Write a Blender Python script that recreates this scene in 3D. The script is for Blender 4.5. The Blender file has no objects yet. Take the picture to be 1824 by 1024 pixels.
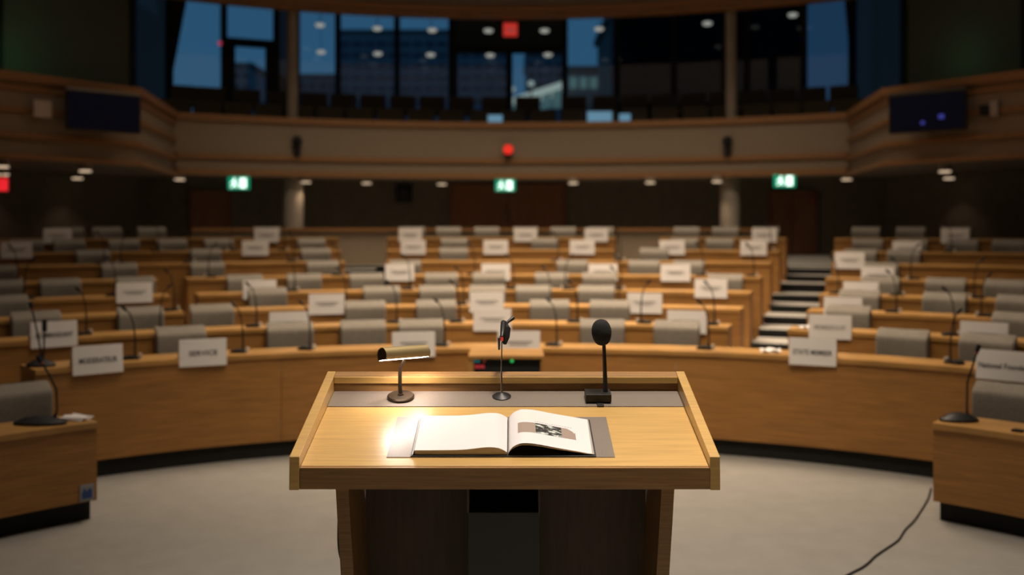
import bpy, bmesh, math, random
from mathutils import Vector, Matrix
random.seed(7)
R = math.radians
PI = math.pi
sc = bpy.context.scene
COL = sc.collection

# ------------------------------------------------------------------ camera, sky, light, exposure
F = 1773.0; CX = 912.0; HY = 405.0; EYE = 2.13
cd = bpy.data.cameras.new('camera')
cam = bpy.data.objects.new('camera', cd); COL.objects.link(cam)
cam.location = (0, 0, EYE); cam.rotation_euler = (R(90), 0, 0)
cd.sensor_width = 36; cd.lens = 35.0
cd.shift_y = -(512 - HY) / 1824.0
cd.clip_end = 600
cd.dof.use_dof = True; cd.dof.focus_distance = 3.68; cd.dof.aperture_fstop = 1.35
sc.camera = cam
w = bpy.data.worlds.new('dusk'); sc.world = w; w.use_nodes = True
bg = w.node_tree.nodes['Background']
tc = w.node_tree.nodes.new('ShaderNodeTexCoord'); sx = w.node_tree.nodes.new('ShaderNodeSeparateXYZ')
cr = w.node_tree.nodes.new('ShaderNodeValToRGB')
w.node_tree.links.new(tc.outputs['Generated'], sx.inputs[0]); w.node_tree.links.new(sx.outputs['Z'], cr.inputs[0])
w.node_tree.links.new(cr.outputs[0], bg.inputs[0])
cr.color_ramp.elements[0].position = 0.0; cr.color_ramp.elements[0].color = (.026, .090, .17, 1)
cr.color_ramp.elements[1].position = .6; cr.color_ramp.elements[1].color = (.018, .062, .14, 1)
bg.inputs[1].default_value = 1.15
vs = sc.view_settings
vs.view_transform = 'Standard'; vs.look = 'None'; vs.gamma = 1; vs.use_curve_mapping = False
vs.exposure = 0.0

def area(name, loc, size, power, col, rot=(0, 0, 0), spread=180):
    l = bpy.data.lights.new(name, 'AREA'); l.shape = 'RECTANGLE'; l.size = size[0]; l.size_y = size[1]
    l.energy = power; l.color = col; l.spread = R(spread)
    o = bpy.data.objects.new(name, l); o.location = loc; o.rotation_euler = rot; COL.objects.link(o)
    return o
WARM = (1, .80, .58)
area('hall_ceiling_light', (0.9, 12.4, 9.0), (4.5, 4), 370, WARM, spread=82)
area('hall_ceiling_light', (0.3, 17.0, 9.0), (7, 2.5), 200, WARM, spread=100)
area('hall_ceiling_light', (0, 7.0, 9.0), (4, 2.5), 75, (1, .86, .72), spread=100)
area('seating_wash_light', (0.7, 4.4, 8.9), (3, 1.5), 80, (1, .82, .60), rot=(R(40), 0, 0), spread=58)
area('balcony_wash_fill', (0.5, 19.0, 9.1), (11, .5), 160, (1, .82, .62), rot=(R(25), 0, 0), spread=84)  # unseen area light added to brighten the balcony front
area('hall_ambient_fill', (0, 13, 9.15), (20, 18), 110, (1, .90, .78))  # broad unseen fill added to lift the dark parts of the hall
area('lectern_ceiling_light', (0.9, 3.0, 8.8), (1.2, 1.2), 100, (1, .88, .74), spread=60)
for loc_, e_ in (((-10.2, 21.5, 6.0), 3.0), ((9.8, 22.8, 6.1), 1.4)):   # unseen green fills added for the greenish reflections in the side glass
    l_ = bpy.data.lights.new('green_reflection_fill', 'POINT'); l_.energy = e_; l_.color = (.35, 1, .40); l_.shadow_soft_size = .1
    o_ = bpy.data.objects.new('green_reflection_fill', l_); o_.location = loc_; COL.objects.link(o_)

# ------------------------------------------------------------------ materials
def mat(name, col, rough=.6, metal=0, spec=.5, noise=None, scale=(1, 1, 1), amt=.15, bump=0, coat=0, emit=None, estr=0, col2=None, obj=True, nscale=6):
    m = bpy.data.materials.new(name); m.use_nodes = True
    nt = m.node_tree; b = nt.nodes['Principled BSDF']
    b.inputs['Base Color'].default_value = (*col, 1); b.inputs['Roughness'].default_value = rough
    b.inputs['Metallic'].default_value = metal; b.inputs['Specular IOR Level'].default_value = spec
    b.inputs['Coat Weight'].default_value = coat
    if coat: b.inputs['Coat Roughness'].default_value = .27
    if emit: b.inputs['Emission Color'].default_value = (*emit, 1); b.inputs['Emission Strength'].default_value = estr
    if noise:
        t = nt.nodes.new('ShaderNodeTexCoord'); mp = nt.nodes.new('ShaderNodeMapping'); mp.inputs['Scale'].default_value = scale
        n = nt.nodes.new('ShaderNodeTexNoise'); n.inputs['Scale'].default_value = nscale; n.inputs['Detail'].default_value = 5
        r = nt.nodes.new('ShaderNodeValToRGB')
        c2 = col2 or tuple(c * (1 - amt * 2) for c in col)
        r.color_ramp.elements[0].color = (*c2, 1); r.color_ramp.elements[0].position = .32
        r.color_ramp.elements[1].color = (*[min(1, c * (1 + amt)) for c in col], 1); r.color_ramp.elements[1].position = .68
        nt.links.new(t.outputs['Object'], mp.inputs[0]); nt.links.new(mp.outputs[0], n.inputs[0])
        nt.links.new(n.outputs[0], r.inputs[0]); nt.links.new(r.outputs[0], b.inputs['Base Color'])
        if bump:
            bp = nt.nodes.new('ShaderNodeBump'); bp.inputs['Strength'].default_value = bump; bp.inputs['Distance'].default_value = .01
            nt.links.new(n.outputs[0], bp.inputs['Height']); nt.links.new(bp.outputs[0], b.inputs['Normal'])
    return m
OAK = mat('oak_veneer', (.40, .185, .045), .5, noise=1, scale=(.7, .7, 14), amt=.13, nscale=4)
OAKTOP = mat('oak_desktop', (.47, .245, .07), .42, noise=1, scale=(1, 1, 1), amt=.1, nscale=3)
OAKRED = mat('reddish_veneer', (.25, .085, .032), .5, noise=1, scale=(8, 8, .5), amt=.12, nscale=3)
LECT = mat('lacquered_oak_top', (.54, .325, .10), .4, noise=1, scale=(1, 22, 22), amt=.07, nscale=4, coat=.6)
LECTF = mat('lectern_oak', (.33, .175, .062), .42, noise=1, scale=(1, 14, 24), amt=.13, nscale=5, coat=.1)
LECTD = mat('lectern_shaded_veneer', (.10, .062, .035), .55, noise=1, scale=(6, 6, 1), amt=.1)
MAT_ = mat('grey_desk_mat', (.19, .155, .125), .5, noise=1, scale=(1, 1, 1), amt=.08, nscale=300, bump=.03, coat=.35)
BLACK = mat('black_plastic', (.012, .012, .013), .45)
BLACKM = mat('black_matt', (.01, .011, .012), .85)
TOE = mat('black_toe_kick', (.010, .011, .010), .8)
CARPET = mat('pale_grey_carpet', (.305, .285, .255), .95, noise=1, scale=(1, 1, 1), amt=.035, nscale=5, bump=.1)
STEPC = mat('stair_carpet', (.44, .41, .37), .95, noise=1, scale=(1, 1, 1), amt=.08, nscale=20)
GREYF = mat('grey_upholstery', (.225, .198, .165), .9, noise=1, scale=(1, 1, 1), amt=.1, nscale=60, bump=.2)
PAPER = mat('white_card', (.86, .82, .80), .7)
INK = mat('printed_ink', (.05, .05, .06), .7)
INKF = mat('faint_ink', (.35, .34, .33), .7)
BEIGE = mat('beige_wall_fabric', (.34, .26, .18), .9, noise=1, scale=(1, 1, 1), amt=.06, nscale=40)
TRIMW = mat('balcony_oak_trim', (.36, .17, .06), .5, noise=1, scale=(1, 1, 20), amt=.1)
DARKW = mat('dark_rear_wall', (.17, .14, .105), .85, noise=1, scale=(1, 1, 1), amt=.06, nscale=5)
DARKW2 = mat('dark_side_wall', (.13, .135, .11), .7)
DARKF = mat('dark_window_frame', (.012, .012, .013), .6)
COLM = mat('pale_column_plaster', (.36, .30, .24), .8, noise=1, amt=.04)
CEILM = mat('ceiling_plaster', (.30, .25, .2), .9)
BRONZE = mat('bronze_metal', (.09, .068, .05), .38, metal=.9)
BRASS = mat('satin_brass', (.50, .38, .19), .45, metal=.7)
STEEL = mat('steel_gooseneck', (.30, .27, .24), .3, metal=1)
FOAM = mat('black_foam', (.016, .016, .017), .95, noise=1, scale=(1, 1, 1), amt=.3, nscale=400, bump=.5)
GALSEAT = mat('gallery_brown_fabric', (.10, .075, .045), .9)
FACADE = mat('concrete_facade', (.26, .27, .30), .9, noise=1, amt=.1, nscale=.2)
FACADED = mat('dark_facade', (.10, .12, .12), .9)
FWIN = mat('facade_glass', (.05, .06, .09), .25)
FLIT = mat('lit_facade_glass', (.2, .25, .25), .4, emit=(.30, .62, .62), estr=.14)
CANOPY = mat('lit_canopy_edge', (.6, .65, .6), .6, emit=(.75, .9, .78), estr=.33)
REDL = mat('red_lamp', (.4, .02, .02), .4, emit=(1, .03, .015), estr=.75)
BLUEL = mat('blue_panel_glow', (.1, .2, .3), .4, emit=(.22, .50, .72), estr=.42)
BLUELED = mat('blue_led', (.1, .1, .3), .4, emit=(.08, .10, .8), estr=.28)
GREENL = mat('green_led', (.0, .3, .05), .4, emit=(.03, .55, .10), estr=.9)
REDDIG = mat('red_digits', (.3, .03, .03), .4, emit=(.9, .06, .08), estr=.35)
SIGNG = mat('green_sign_panel', (.0, .15, .08), .4, emit=(.0, .33, .17), estr=.8)
SIGNW = mat('white_sign_pictogram', (.8, .8, .8), .4, emit=(.75, 1, .86), estr=2.0)
LAMPW = mat('downlight_glow', (.8, .7, .5), .4, emit=(1, .74, .5), estr=.75)
REFLG = mat('reflection_glow', (.8, .8, .8), .4, emit=(.85, .88, .80), estr=.30)  # glow of the downlight reflections added before the panes
LED = mat('lamp_led_strip', (1, 1, 1), .4, emit=(1, .85, .76), estr=50)
SCREEN = mat('dark_screen', (.006, .008, .016), .25, emit=(.1, .13, .45), estr=.006)
BOOKC = mat('black_book_cloth', (.012, .013, .015), .5)
PAGE = mat('book_page', (.66, .635, .645), .6)
PAGED = mat('book_page_edges', (.72, .64, .52), .8, noise=1, scale=(1, 1, 60), amt=.12, nscale=30)
TAUPE = mat('printed_taupe', (.30, .22, .18), .6)
FAINTP = mat('printed_faint_grey', (.66, .63, .60), .6)

def photo_mat():
    m = bpy.data.materials.new('monochrome_photo_print'); m.use_nodes = True; nt = m.node_tree; b = nt.nodes['Principled BSDF']
    t = nt.nodes.new('ShaderNodeTexCoord'); mp = nt.nodes.new('ShaderNodeMapping'); mp.inputs['Scale'].default_value = (38, 55, 1); mp.inputs['Rotation'].default_value = (0, 0, -.5)
    n = nt.nodes.new('ShaderNodeTexNoise'); n.inputs['Scale'].default_value = 1; n.inputs['Detail'].default_value = 6; n.inputs['Distortion'].default_value = 1.0
    r = nt.nodes.new('ShaderNodeValToRGB'); e = r.color_ramp.elements
    e[0].position = .53; e[0].color = (.018, .014, .012, 1); e[1].position = .66; e[1].color = (.60, .67, .62, 1)
    nt.links.new(t.outputs['Object'], mp.inputs[0]); nt.links.new(mp.outputs[0], n.inputs[0]); nt.links.new(n.outputs[0], r.inputs[0]); nt.links.new(r.outputs[0], b.inputs['Base Color'])
    return m
PHOTO = photo_mat()
def glass_mat(name, tint, gloss=.035):
    m = bpy.data.materials.new(name); m.use_nodes = True; nt = m.node_tree; nt.nodes.clear()
    o = nt.nodes.new('ShaderNodeOutputMaterial'); t = nt.nodes.new('ShaderNodeBsdfTransparent'); t.inputs[0].default_value = (*tint, 1)
    g = nt.nodes.new('ShaderNodeBsdfGlossy'); g.inputs['Roughness'].default_value = .03
    x = nt.nodes.new('ShaderNodeMixShader'); x.inputs[0].default_value = gloss
    nt.links.new(t.outputs[0], x.inputs[1]); nt.links.new(g.outputs[0], x.inputs[2]); nt.links.new(x.outputs[0], o.inputs[0])
    return m
GLASS = glass_mat('window_glass', (.92, .95, .95)); GLASSD = glass_mat('tinted_window_glass', (.34, .26, .24), .05)

# ------------------------------------------------------------------ mesh helpers
class MB:
    def __init__(s): s.v = []; s.f = []; s.mi = []; s.smooth = False
    def add(s, vs_, fs, mi=0):
        n = len(s.v); s.v += [tuple(v) for v in vs_]; s.f += [tuple(n + i for i in f) for f in fs]; s.mi += [mi] * len(fs); return s
    def box(s, x0, x1, y0, y1, z0, z1, mi=0):
        return s.add([(x0,y0,z0),(x1,y0,z0),(x1,y1,z0),(x0,y1,z0),(x0,y0,z1),(x1,y0,z1),(x1,y1,z1),(x0,y1,z1)],
                     [(0,3,2,1),(4,5,6,7),(0,1,5,4),(1,2,6,5),(2,3,7,6),(3,0,4,7)], mi)
    def tube(s, pts, rad, n=8, cap=True, mi=0):
        pts = [Vector(p) for p in pts]; rs = rad if isinstance(rad, (list, tuple)) else [rad] * len(pts)
        t0 = (pts[1] - pts[0]).normalized(); up = Vector((0,0,1)) if abs(t0.z) < .9 else Vector((1,0,0))
        u = t0.cross(up).normalized(); vv = []
        for i, p in enumerate(pts):
            t = (pts[min(i+1, len(pts)-1)] - pts[max(i-1, 0)]).normalized()
            u = (u - t * u.dot(t)).normalized(); q = t.cross(u)
            for k in range(n):
                a = 2 * PI * k / n; vv.append(p + (u * math.cos(a) + q * math.sin(a)) * rs[i])
        ff = []
        for i in range(len(pts) - 1):
            for k in range(n):
                ff.append((i*n+k, i*n+(k+1) % n, (i+1)*n+(k+1) % n, (i+1)*n+k))
        if cap: ff.append(tuple(range(n-1, -1, -1))); ff.append(tuple((len(pts)-1)*n + k for k in range(n)))
        return s.add(vv, ff, mi)
    def lathe(s, prof, cx=0, cy=0, n=24, mi=0):
        vv = []; ff = []
        for (r, z) in prof:
            for k in range(n): a = 2*PI*k/n; vv.append((cx + r*math.cos(a), cy + r*math.sin(a), z))
        for i in range(len(prof)-1):
            for k in range(n): ff.append((i*n+k, i*n+(k+1) % n, (i+1)*n+(k+1) % n, (i+1)*n+k))
        ff.append(tuple(range(n-1, -1, -1))); ff.append(tuple((len(prof)-1)*n+k for k in range(n)))
        return s.add(vv, ff, mi)
    def prism(s, poly, ax, a0, a1, mi=0):
        """poly of 2D points in the two other axes, extruded on axis ax"""
        def P(p, a): return (a, p[0], p[1]) if ax == 0 else ((p[0], a, p[1]) if ax == 1 else (p[0], p[1], a))
        n = len(poly)
        return s.add([P(p, a0) for p in poly] + [P(p, a1) for p in poly],
              [tuple(range(n))[::-1], tuple(range(n, 2*n))] + [(i, (i+1) % n, n+(i+1) % n, n+i) for i in range(n)], mi)
    def sweep(s, pts, nrm, poly, mi=None, closed=True):
        """sweep polygon (offset, z) along plan path pts with unit normals nrm"""
        m = len(poly); vv = []
        for p, q in zip(pts, nrm):
            for (o, z) in poly: vv.append((p[0] + q[0]*o, p[1] + q[1]*o, z))
        ff = []; mis = []
        for i in range(len(pts)-1):
            for k in range(m):
                ff.append((i*m+k, i*m+(k+1) % m, (i+1)*m+(k+1) % m, (i+1)*m+k)); mis.append(mi[k] if mi else 0)
        ff.append(tuple(range(m-1, -1, -1))); mis.append(mi[-1] if mi else 0)
        ff.append(tuple((len(pts)-1)*m+k for k in range(m))); mis.append(mi[-1] if mi else 0)
        n = len(s.v); s.v += vv; s.f += [tuple(n+i for i in f) for f in ff]; s.mi += mis
        return s
    def arc(s, r0, r1, z0, z1, a0, a1, cy=3.7, topmi=None):
        n = max(2, int(abs(a1-a0) / 2.0) + 1)
        th = [R(a0 + (a1-a0)*i/n) for i in range(n+1)]
        pts = [(0, cy)] * (n+1); nr = [(math.sin(t), math.cos(t)) for t in th]
        return s.sweep(pts, nr, [(r0, z0), (r1, z0), (r1, z1), (r0, z1)], mi=None if topmi is None else [1, 1, 0, 1, 1])
    def mesh(s, name, mats, org=(0,0,0), smooth=False, bevel=0):
        me = bpy.data.meshes.new(name)
        me.from_pydata([(v[0]-org[0], v[1]-org[1], v[2]-org[2]) for v in s.v], [], s.f)
        if not isinstance(mats, (list, tuple)): mats = [mats]
        for m in mats: me.materials.append(m)
        if len(mats) > 1: me.polygons.foreach_set('material_index', s.mi)
        bm = bmesh.new(); bm.from_mesh(me); bmesh.ops.recalc_face_normals(bm, faces=bm.faces)
        if bevel: bmesh.ops.bevel(bm, geom=[e for e in bm.edges if len(e.link_faces) == 2 and e.calc_face_angle(0) > .6], offset=bevel, segments=2, affect='EDGES', profile=.6)
        bm.to_mesh(me); bm.free()
        if smooth:
            me.polygons.foreach_set('use_smooth', [True]*len(me.polygons))
            me.set_sharp_from_angle(angle=R(38))
        me.update(); return me
    def build(s, name, mats, parent=None, smooth=False, bevel=0, org=None):
        if org is None: org = wloc(parent) if parent else (0,0,0)
        me = s.mesh(name, mats, org, smooth, bevel)
        o = bpy.data.objects.new(name, me); COL.objects.link(o)
        if parent: o.parent = parent
        return o
def wloc(o):
    v = Vector((0,0,0))
    while o: v += o.location; o = o.parent
    return v
def tag(o, label=None, cat=None, group=None, kind=None):
    if label: o['label'] = label
    if cat: o['category'] = cat
    if group: o['group'] = group
    if kind: o['kind'] = kind
    return o
def thing(name, label, cat, loc=(0,0,0), rz=0, group=None):
    o = bpy.data.objects.new(name, None); o.empty_display_size = .1; COL.objects.link(o)
    o.location = loc; o.rotation_euler = (0,0,rz)
    return tag(o, label, cat, group)
def struct(name, mb, mats, parent=None, label=None, **k):
    o = mb.build(name, mats, parent, **k)
    o['kind'] = 'structure'
    if label: o['label'] = label
    return o
def copytree(o, parent=None):
    c = o.copy(); COL.objects.link(c); c.parent = parent
    for ch in list(o.children): copytree(ch, c)
    return c
CY = 3.7
def ang(px, r):
    ph = math.atan((px - CX) / F)
    return math.degrees(ph + math.asin(CY * math.sin(ph) / r))
def pol(r, a, z=0): return Vector((r*math.sin(R(a)), CY + r*math.cos(R(a)), z))
def wp(px, py, d): return Vector(((px-CX)/F*d, d, EYE-(py-HY)/F*d))
ORD = ['first','second','third','fourth','fifth','sixth','seventh','eighth','ninth','tenth','eleventh','twelfth','thirteenth','fourteenth','fifteenth']
ROWN = ['front','second','third','fourth','fifth','sixth','seventh','rearmost']

# ------------------------------------------------------------------ structure
RR = [5.9 + 1.16*k for k in range(8)]
TIER = [.246, .366, .469, .584, .727, .889, 1.036, 1.23]
TOPF = 1.41
DT = .72
struct('floor', MB().box(-24, 24, -4, 34, -.2, 0), CARPET)
# dais under the lectern
struct('floor', MB().box(-1.7, 1.7, -2.5, 4.75, 0.001, .3), CARPET)
AISLES = { # row index -> list of gaps
    0: [], 1: [(18.6, 23.5)], 2: [(-26.3,-24.3), (18.7, 23.8)], 3: [(-26.3,-24.3), (18.7, 23.8)],
    4: [(-26.3,-24.3), (-12.5,-9.5), (18.9, 23.5)], 5: [(-12.5,-9.4), (19.1, 23.3)],
    6: [(-12.5,-9.2), (7.5, 10.6), (19.3, 22.9)], 7: [(-12.5,-9.0), (7.5, 10.6), (19.4, 22.6)]}
def blocks(k):
    lo, hi = (-41.3, 46.5) if k == 0 else (-46, 47)
    out = []; a = lo
    for g in AISLES[k]: out.append((a, g[0])); a = g[1]
    out.append((a, hi)); return out
for k in range(8):
    nxt = RR[k+1] + .06 if k < 7 else RR[7] + 1.22
    for (a0, a1) in (blocks(k) if k else [(-46, 18.6), (18.6, 23.5), (23.5, 47)]):
        m = MB().arc(RR[k]+.06, nxt, 0.002, TIER[k], a0, a1, topmi=1)
        struct('floor', m, [STEPC, TOE])
m = MB().arc(RR[7]+1.22, 30, .002, TOPF, -75, 18.9, topmi=1); struct('floor', m, [CARPET, TOE])
m = MB().arc(16.4, 30, .002, TOPF, 18.9, 23.5, topmi=1); struct('floor', m, [CARPET, TOE])
m = MB().arc(RR[7]+1.22, 30, .002, TOPF, 23.5, 75, topmi=1); struct('floor', m, [CARPET, TOE])

# stairs
def tier_at(r):
    xs = [x+.06 for x in RR] + [RR[7]+1.6]; zs = TIER + [TOPF]
    for i in range(len(xs)-1):
        if r < xs[i+1]: return zs[i] + (zs[i+1]-zs[i])*max(0, (r-xs[i]))/(xs[i+1]-xs[i])
    return TOPF
def stairs(a0, a1, r0, r1, n, label):
    st = thing('aisle_stairs', label, 'stairs', tuple(pol(r0, (a0+a1)/2, 0.002)))
    dr = (r1-r0)/n
    for i in range(n):
        r = r0 + dr*i; z = tier_at(r + dr*.85)
        zb = .25 if i else .247
        s_ = MB().arc(r, r+dr+ (.0 if i < n-1 else 0), zb, z-.03, a0, a1).build('riser', TOE, st)
        MB().arc(r-.02, r+dr, z-.03, z, a0, a1).build('tread', STEPC, st)
        MB().arc(r-.035, r+.035, z-.032, z+.003, a0, a1).build('nosing', BLACKM, st)
stairs(18.9, 23.3, RR[0]+1.2, 16.4, 12, 'wide carpeted steps with black nosings in the right-hand aisle')
stairs(-12.3, -9.7, RR[4]+.1, RR[7]+1.22, 7, 'narrow carpeted steps left of the middle desk block')
stairs(7.7, 10.4, RR[6]+.1, RR[7]+1.22, 4, 'short carpeted steps right of the middle desk block')
stairs(-26.1, -24.5, RR[2]+.1, RR[5]-.02, 4, 'narrow steps between the two left-hand desk blocks')

# low partition behind the last row
mp_ = MB().arc(15.55, 15.63, TOPF+.001, 2.06, -22, 7.4); pw = struct('wall_rear_partition', mp_, BEIGE)
MB().arc(15.50, 15.68, 2.06, 2.12, -22, 7.4).build('rail', TRIMW, pw)
mp_ = MB().arc(15.55, 15.63, TOPF+.001, 2.06, 7.5, 18.4); pw = struct('wall_rear_partition', mp_, BEIGE)
MB().arc(15.50, 15.68, 2.06, 2.12, 7.5, 18.4).build('rail', TRIMW, pw)

# balcony path
def arcpath(x0, x1, Rb, cy, n):
    a0 = math.asin(x0/Rb); a1 = math.asin(x1/Rb)
    return [(Rb*math.sin(a0+(a1-a0)*i/n), cy + Rb*math.cos(a0+(a1-a0)*i/n)) for i in range(n+1)]
SIDE = [(-8.05, 23.7), (-7.4, 19.6), (-8.93, 17.4), (-10.6, 15.0), (-13.5, 11.5)]
def normals(pts):
    out = []
    for i, p in enumerate(pts):
        q0 = pts[max(i-1, 0)]; q1 = pts[min(i+1, len(pts)-1)]
        def nn(a, b):
            d = Vector((b[0]-a[0], b[1]-a[1])).normalized(); return Vector((d.y, -d.x))
        ns = []
        if i > 0: ns.append(nn(q0, p))
        if i < len(pts)-1: ns.append(nn(p, q1))
        v = sum(ns, Vector((0,0))); v.normalize(); v /= max(.5, v.dot(ns[0])); out.append((v.x, v.y))
    return out
# path runs left to right so that the normal (d.y,-d.x) points to the room
cpath = arcpath(-8.05, 8.05, 15.2, 10.8, 36)
lpath = list(reversed(SIDE)); rpath = [(-x, y) for x, y in SIDE]
full = lpath[:-1] + cpath + rpath[1:]
fn = normals(full); nL = len(lpath)-1; nC = len(cpath)
bal = thing('gallery_balcony', 'curved beige gallery balcony front with three oak trim bands', 'balcony', (0, 26, 3.4)); bal['kind'] = 'structure'
def seg(i0, i1, poly, name, m_):
    o = MB().sweep(full[i0:i1+1], fn[i0:i1+1], poly).build(name, m_, bal); return o
cuts = [nL, nL+6, nL+30, nL+36]
for i in range(3):
    seg(cuts[i], cuts[i+1], [(-.25, 3.45), (0, 3.45), (0, 4.75), (-.25, 4.75)], 'panel', BEIGE)
    seg(cuts[i], cuts[i+1], [(-.28, 4.72), (.10, 4.72), (.10, 4.87), (-.28, 4.87)], 'rail', TRIMW)
    seg(cuts[i], cuts[i+1], [(.001, 3.80), (.10, 3.80), (.10, 3.92), (.001, 3.92)], 'trim_band', TRIMW)
    seg(cuts[i], cuts[i+1], [(.001, 3.40), (.12, 3.40), (.12, 3.54), (.001, 3.54)], 'trim_band', TRIMW)
for i in list(range(nL)) + list(range(nL+nC-1, len(full)-1)):
    seg(i, i+1, [(-.25, 3.38), (0, 3.38), (0, 4.75), (-.25, 4.75)], 'panel', BEIGE)
    seg(i, i+1, [(-.28, 4.72), (.12, 4.72), (.12, 4.87), (-.28, 4.87)], 'rail', TRIMW)
    for z0, o_ in ((4.56, .05), (4.17, .08), (3.72, .11), (3.34, .14)):
        seg(i, i+1, [(.001, z0), (o_, z0), (o_, z0+.09), (.001, z0+.09)], 'trim_band', TRIMW)
# gallery slab, its soffit and the riser with seats
offp = lambda o: [(p[0]+q[0]*o, p[1]+q[1]*o) for p, q in zip(full, fn)]
struct('ceiling_under_gallery', MB().sweep(full, fn, [(-.02, 3.42), (-.02, 3.60), (-7.0, 3.60), (-7.0, 3.42)]), CEILM)
RG = 19.2
gp = arcpath(-9.0, 9.0, 17.0, 10.8, 20)
struct('floor', MB().sweep(gp, normals(gp), [(0, 3.62), (0, 4.95), (-2.1, 4.95), (-2.1, 3.62)]), CARPET)
# rear wall below the gallery
rp = [(-17, 15.5), (-12.5, 20), (-9.6, 25.6)] + arcpath(-8.3, 8.3, 17.2, 10.8, 24) + [(9.6, 25.6), (12.5, 20), (17, 15.5)]
struct('wall_rear', MB().sweep(rp, normals(rp), [(0, TOPF+.002), (0, 3.415), (-.2, 3.415), (-.2, TOPF+.002)]), DARKW)
# room shell
for s_, nm in ((-1, 'left'), (1, 'right')):
    a, b = sorted((s_*14.6, s_*14.85))
    struct('wall_'+nm, MB().box(a, b, -4, 17.5, 0.0, 9.2), DARKW2)
struct('wall_behind_speaker', MB().box(-14.85, 14.85, -4.2, -4, 0, 9.2), DARKW2)
struct('ceiling', MB().box(-24, 24, -4, 30.15, 9.2, 9.4), CEILM)
up = MB().sweep(full, fn, [(0, 7.70), (0, 9.19), (-.3, 9.19), (-.3, 7.70)]); uf = struct('trim_1', up, CEILM)
MB().sweep(full, fn, [(.001, 7.74), (.08, 7.74), (.08, 7.90), (.001, 7.90)]).build('trim_band', TRIMW, uf)
MB().sweep(full, fn, [(-.32, 7.62), (.03, 7.62), (.03, 7.70), (-.32, 7.70)]).build('trim_band', TRIMW, uf)
# columns
for i, px in enumerate((523, 1300)):
    side = 'left' if i == 0 else 'right'
    x = (px-CX)/F*25.45
    t = thing('column', 'pale round column carrying the gallery, %s of centre' % side, 'column', (x, 25.45, TOPF))
    MB().lathe([(.25, TOPF+.001), (.25, 3.41)], x, 25.45, 24).build('lower_shaft', COLM, t, smooth=True)
    xu = ((521 if i == 0 else 1302)-CX)/F*25.45
    MB().lathe([(.14, 3.63), (.14, 9.19)], xu, 25.45, 20).build('upper_shaft', COLM, t, smooth=True)

# doors at rear wall
def rearpt(px, dr=0):
    ph = math.atan((px-CX)/F); r = 17.2-dr; c = 10.8
    a = ph + math.asin(c*math.sin(ph)/r)
    return (r*math.sin(a), c + r*math.cos(a)), a
def door(name, px0, px1, leaves, ztop, label):
    (p0, a0) = rearpt(px0, .06); (p1, a1) = rearpt(px1, .06)
    mid = ((p0[0]+p1[0])/2, (p0[1]+p1[1])/2); w_ = math.hypot(p1[0]-p0[0], p1[1]-p0[1]); th = math.atan2(p1[1]-p0[1], p1[0]-p0[0])
    t = bpy.data.objects.new(name, None); COL.objects.link(t); t.location = (mid[0], mid[1], TOPF); t.rotation_euler = (0,0,th); t['kind'] = 'structure'; t['label'] = label
    lw = w_/leaves; h = ztop-TOPF
    for i in range(leaves):
        lf = MB().box(-w_/2+lw*i+.012, -w_/2+lw*(i+1)-.012, -.05, .0, .01, h-.05).build('door_leaf', OAKRED, t, org=(0,0,0), bevel=.006)
        hx = (-w_/2+lw*(i+1)-.12) if (i % 2 == 0) else (-w_/2+lw*i+.12)
        MB().tube([(hx, -.1, .85), (hx, -.1, 1.15)], .012).box(hx-.012, hx+.012, -.1, -.05, .86, .88).box(hx-.012, hx+.012, -.1, -.05, 1.12, 1.14).build('door_handle', STEEL, lf, org=(0,0,0))
    MB().box(-w_/2-.06, -w_/2, -.08, .02, 0.01, h).box(w_/2, w_/2+.06, -.08, .02, 0.01, h).box(-w_/2, w_/2, -.08, .02, h-.05, h).build('door_frame', OAKRED, t, org=(0,0,0))
door('door_1', 806, 1004, 2, 3.36, 'wide reddish wooden double door in the middle of the rear wall')
door('door_2', 1372, 1452, 2, 3.10, 'reddish wooden door at the top of the right-hand steps')
door('door_3', 342, 408, 1, 3.10, 'dim reddish wooden door under the gallery at left')

# upper glazing
GP = lambda px, o=0: (lambda ph, r, c: ((r*math.sin(ph+math.asin(c*math.sin(ph)/r))), c + r*math.cos(ph+math.asin(c*math.sin(ph)/r))))(math.atan((px-CX)/F), RG+o, 10.8)
def zat(py, d): return EYE-(py-HY)/F*d
def glazed(n, px0, px1, y0, y1, mat_=GLASS, label=None, frame=8, p0=None, p1=None, top=9.19, bottom=4.0):
    """one window unit: frame pieces and a pane between two plan points"""
    p0 = p0 or GP(px0); p1 = p1 or GP(px1)
    d = Vector((p1[0]-p0[0], p1[1]-p0[1])); L = d.length; th = math.atan2(d.y, d.x)
    t = bpy.data.objects.new('window_%d' % n, None); COL.objects.link(t); t.location = (p0[0], p0[1], bottom); t.rotation_euler = (0,0,th); t['kind'] = 'structure'
    if label: t['label'] = label
    dm = (p0[1]+p1[1])/2
    z0 = (zat(y1, dm) if y1 else bottom) - bottom; z1 = (zat(y0, dm) if y0 > 0 else top) - bottom
    H = top-bottom
    fw = frame/F*dm
    fr = MB().box(-fw/2, fw/2, -.09, .09, 0, H).box(L-fw/2, L+fw/2, -.09, .09, 0, H)
    if z1 < H-.02: fr.box(fw/2, L-fw/2, -.08, .08, z1, H)
    if z0 > .02: fr.box(fw/2, L-fw/2, -.08, .08, 0, z0)
    fr.build('window_frame', DARKF, t, org=(0,0,0))
    MB().box(fw/2, L-fw/2, -.01, .01, z0, z1).build('window_pane', mat_, t, org=(0,0,0))
    return t, L, H, fw, dm
n = 1
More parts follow.
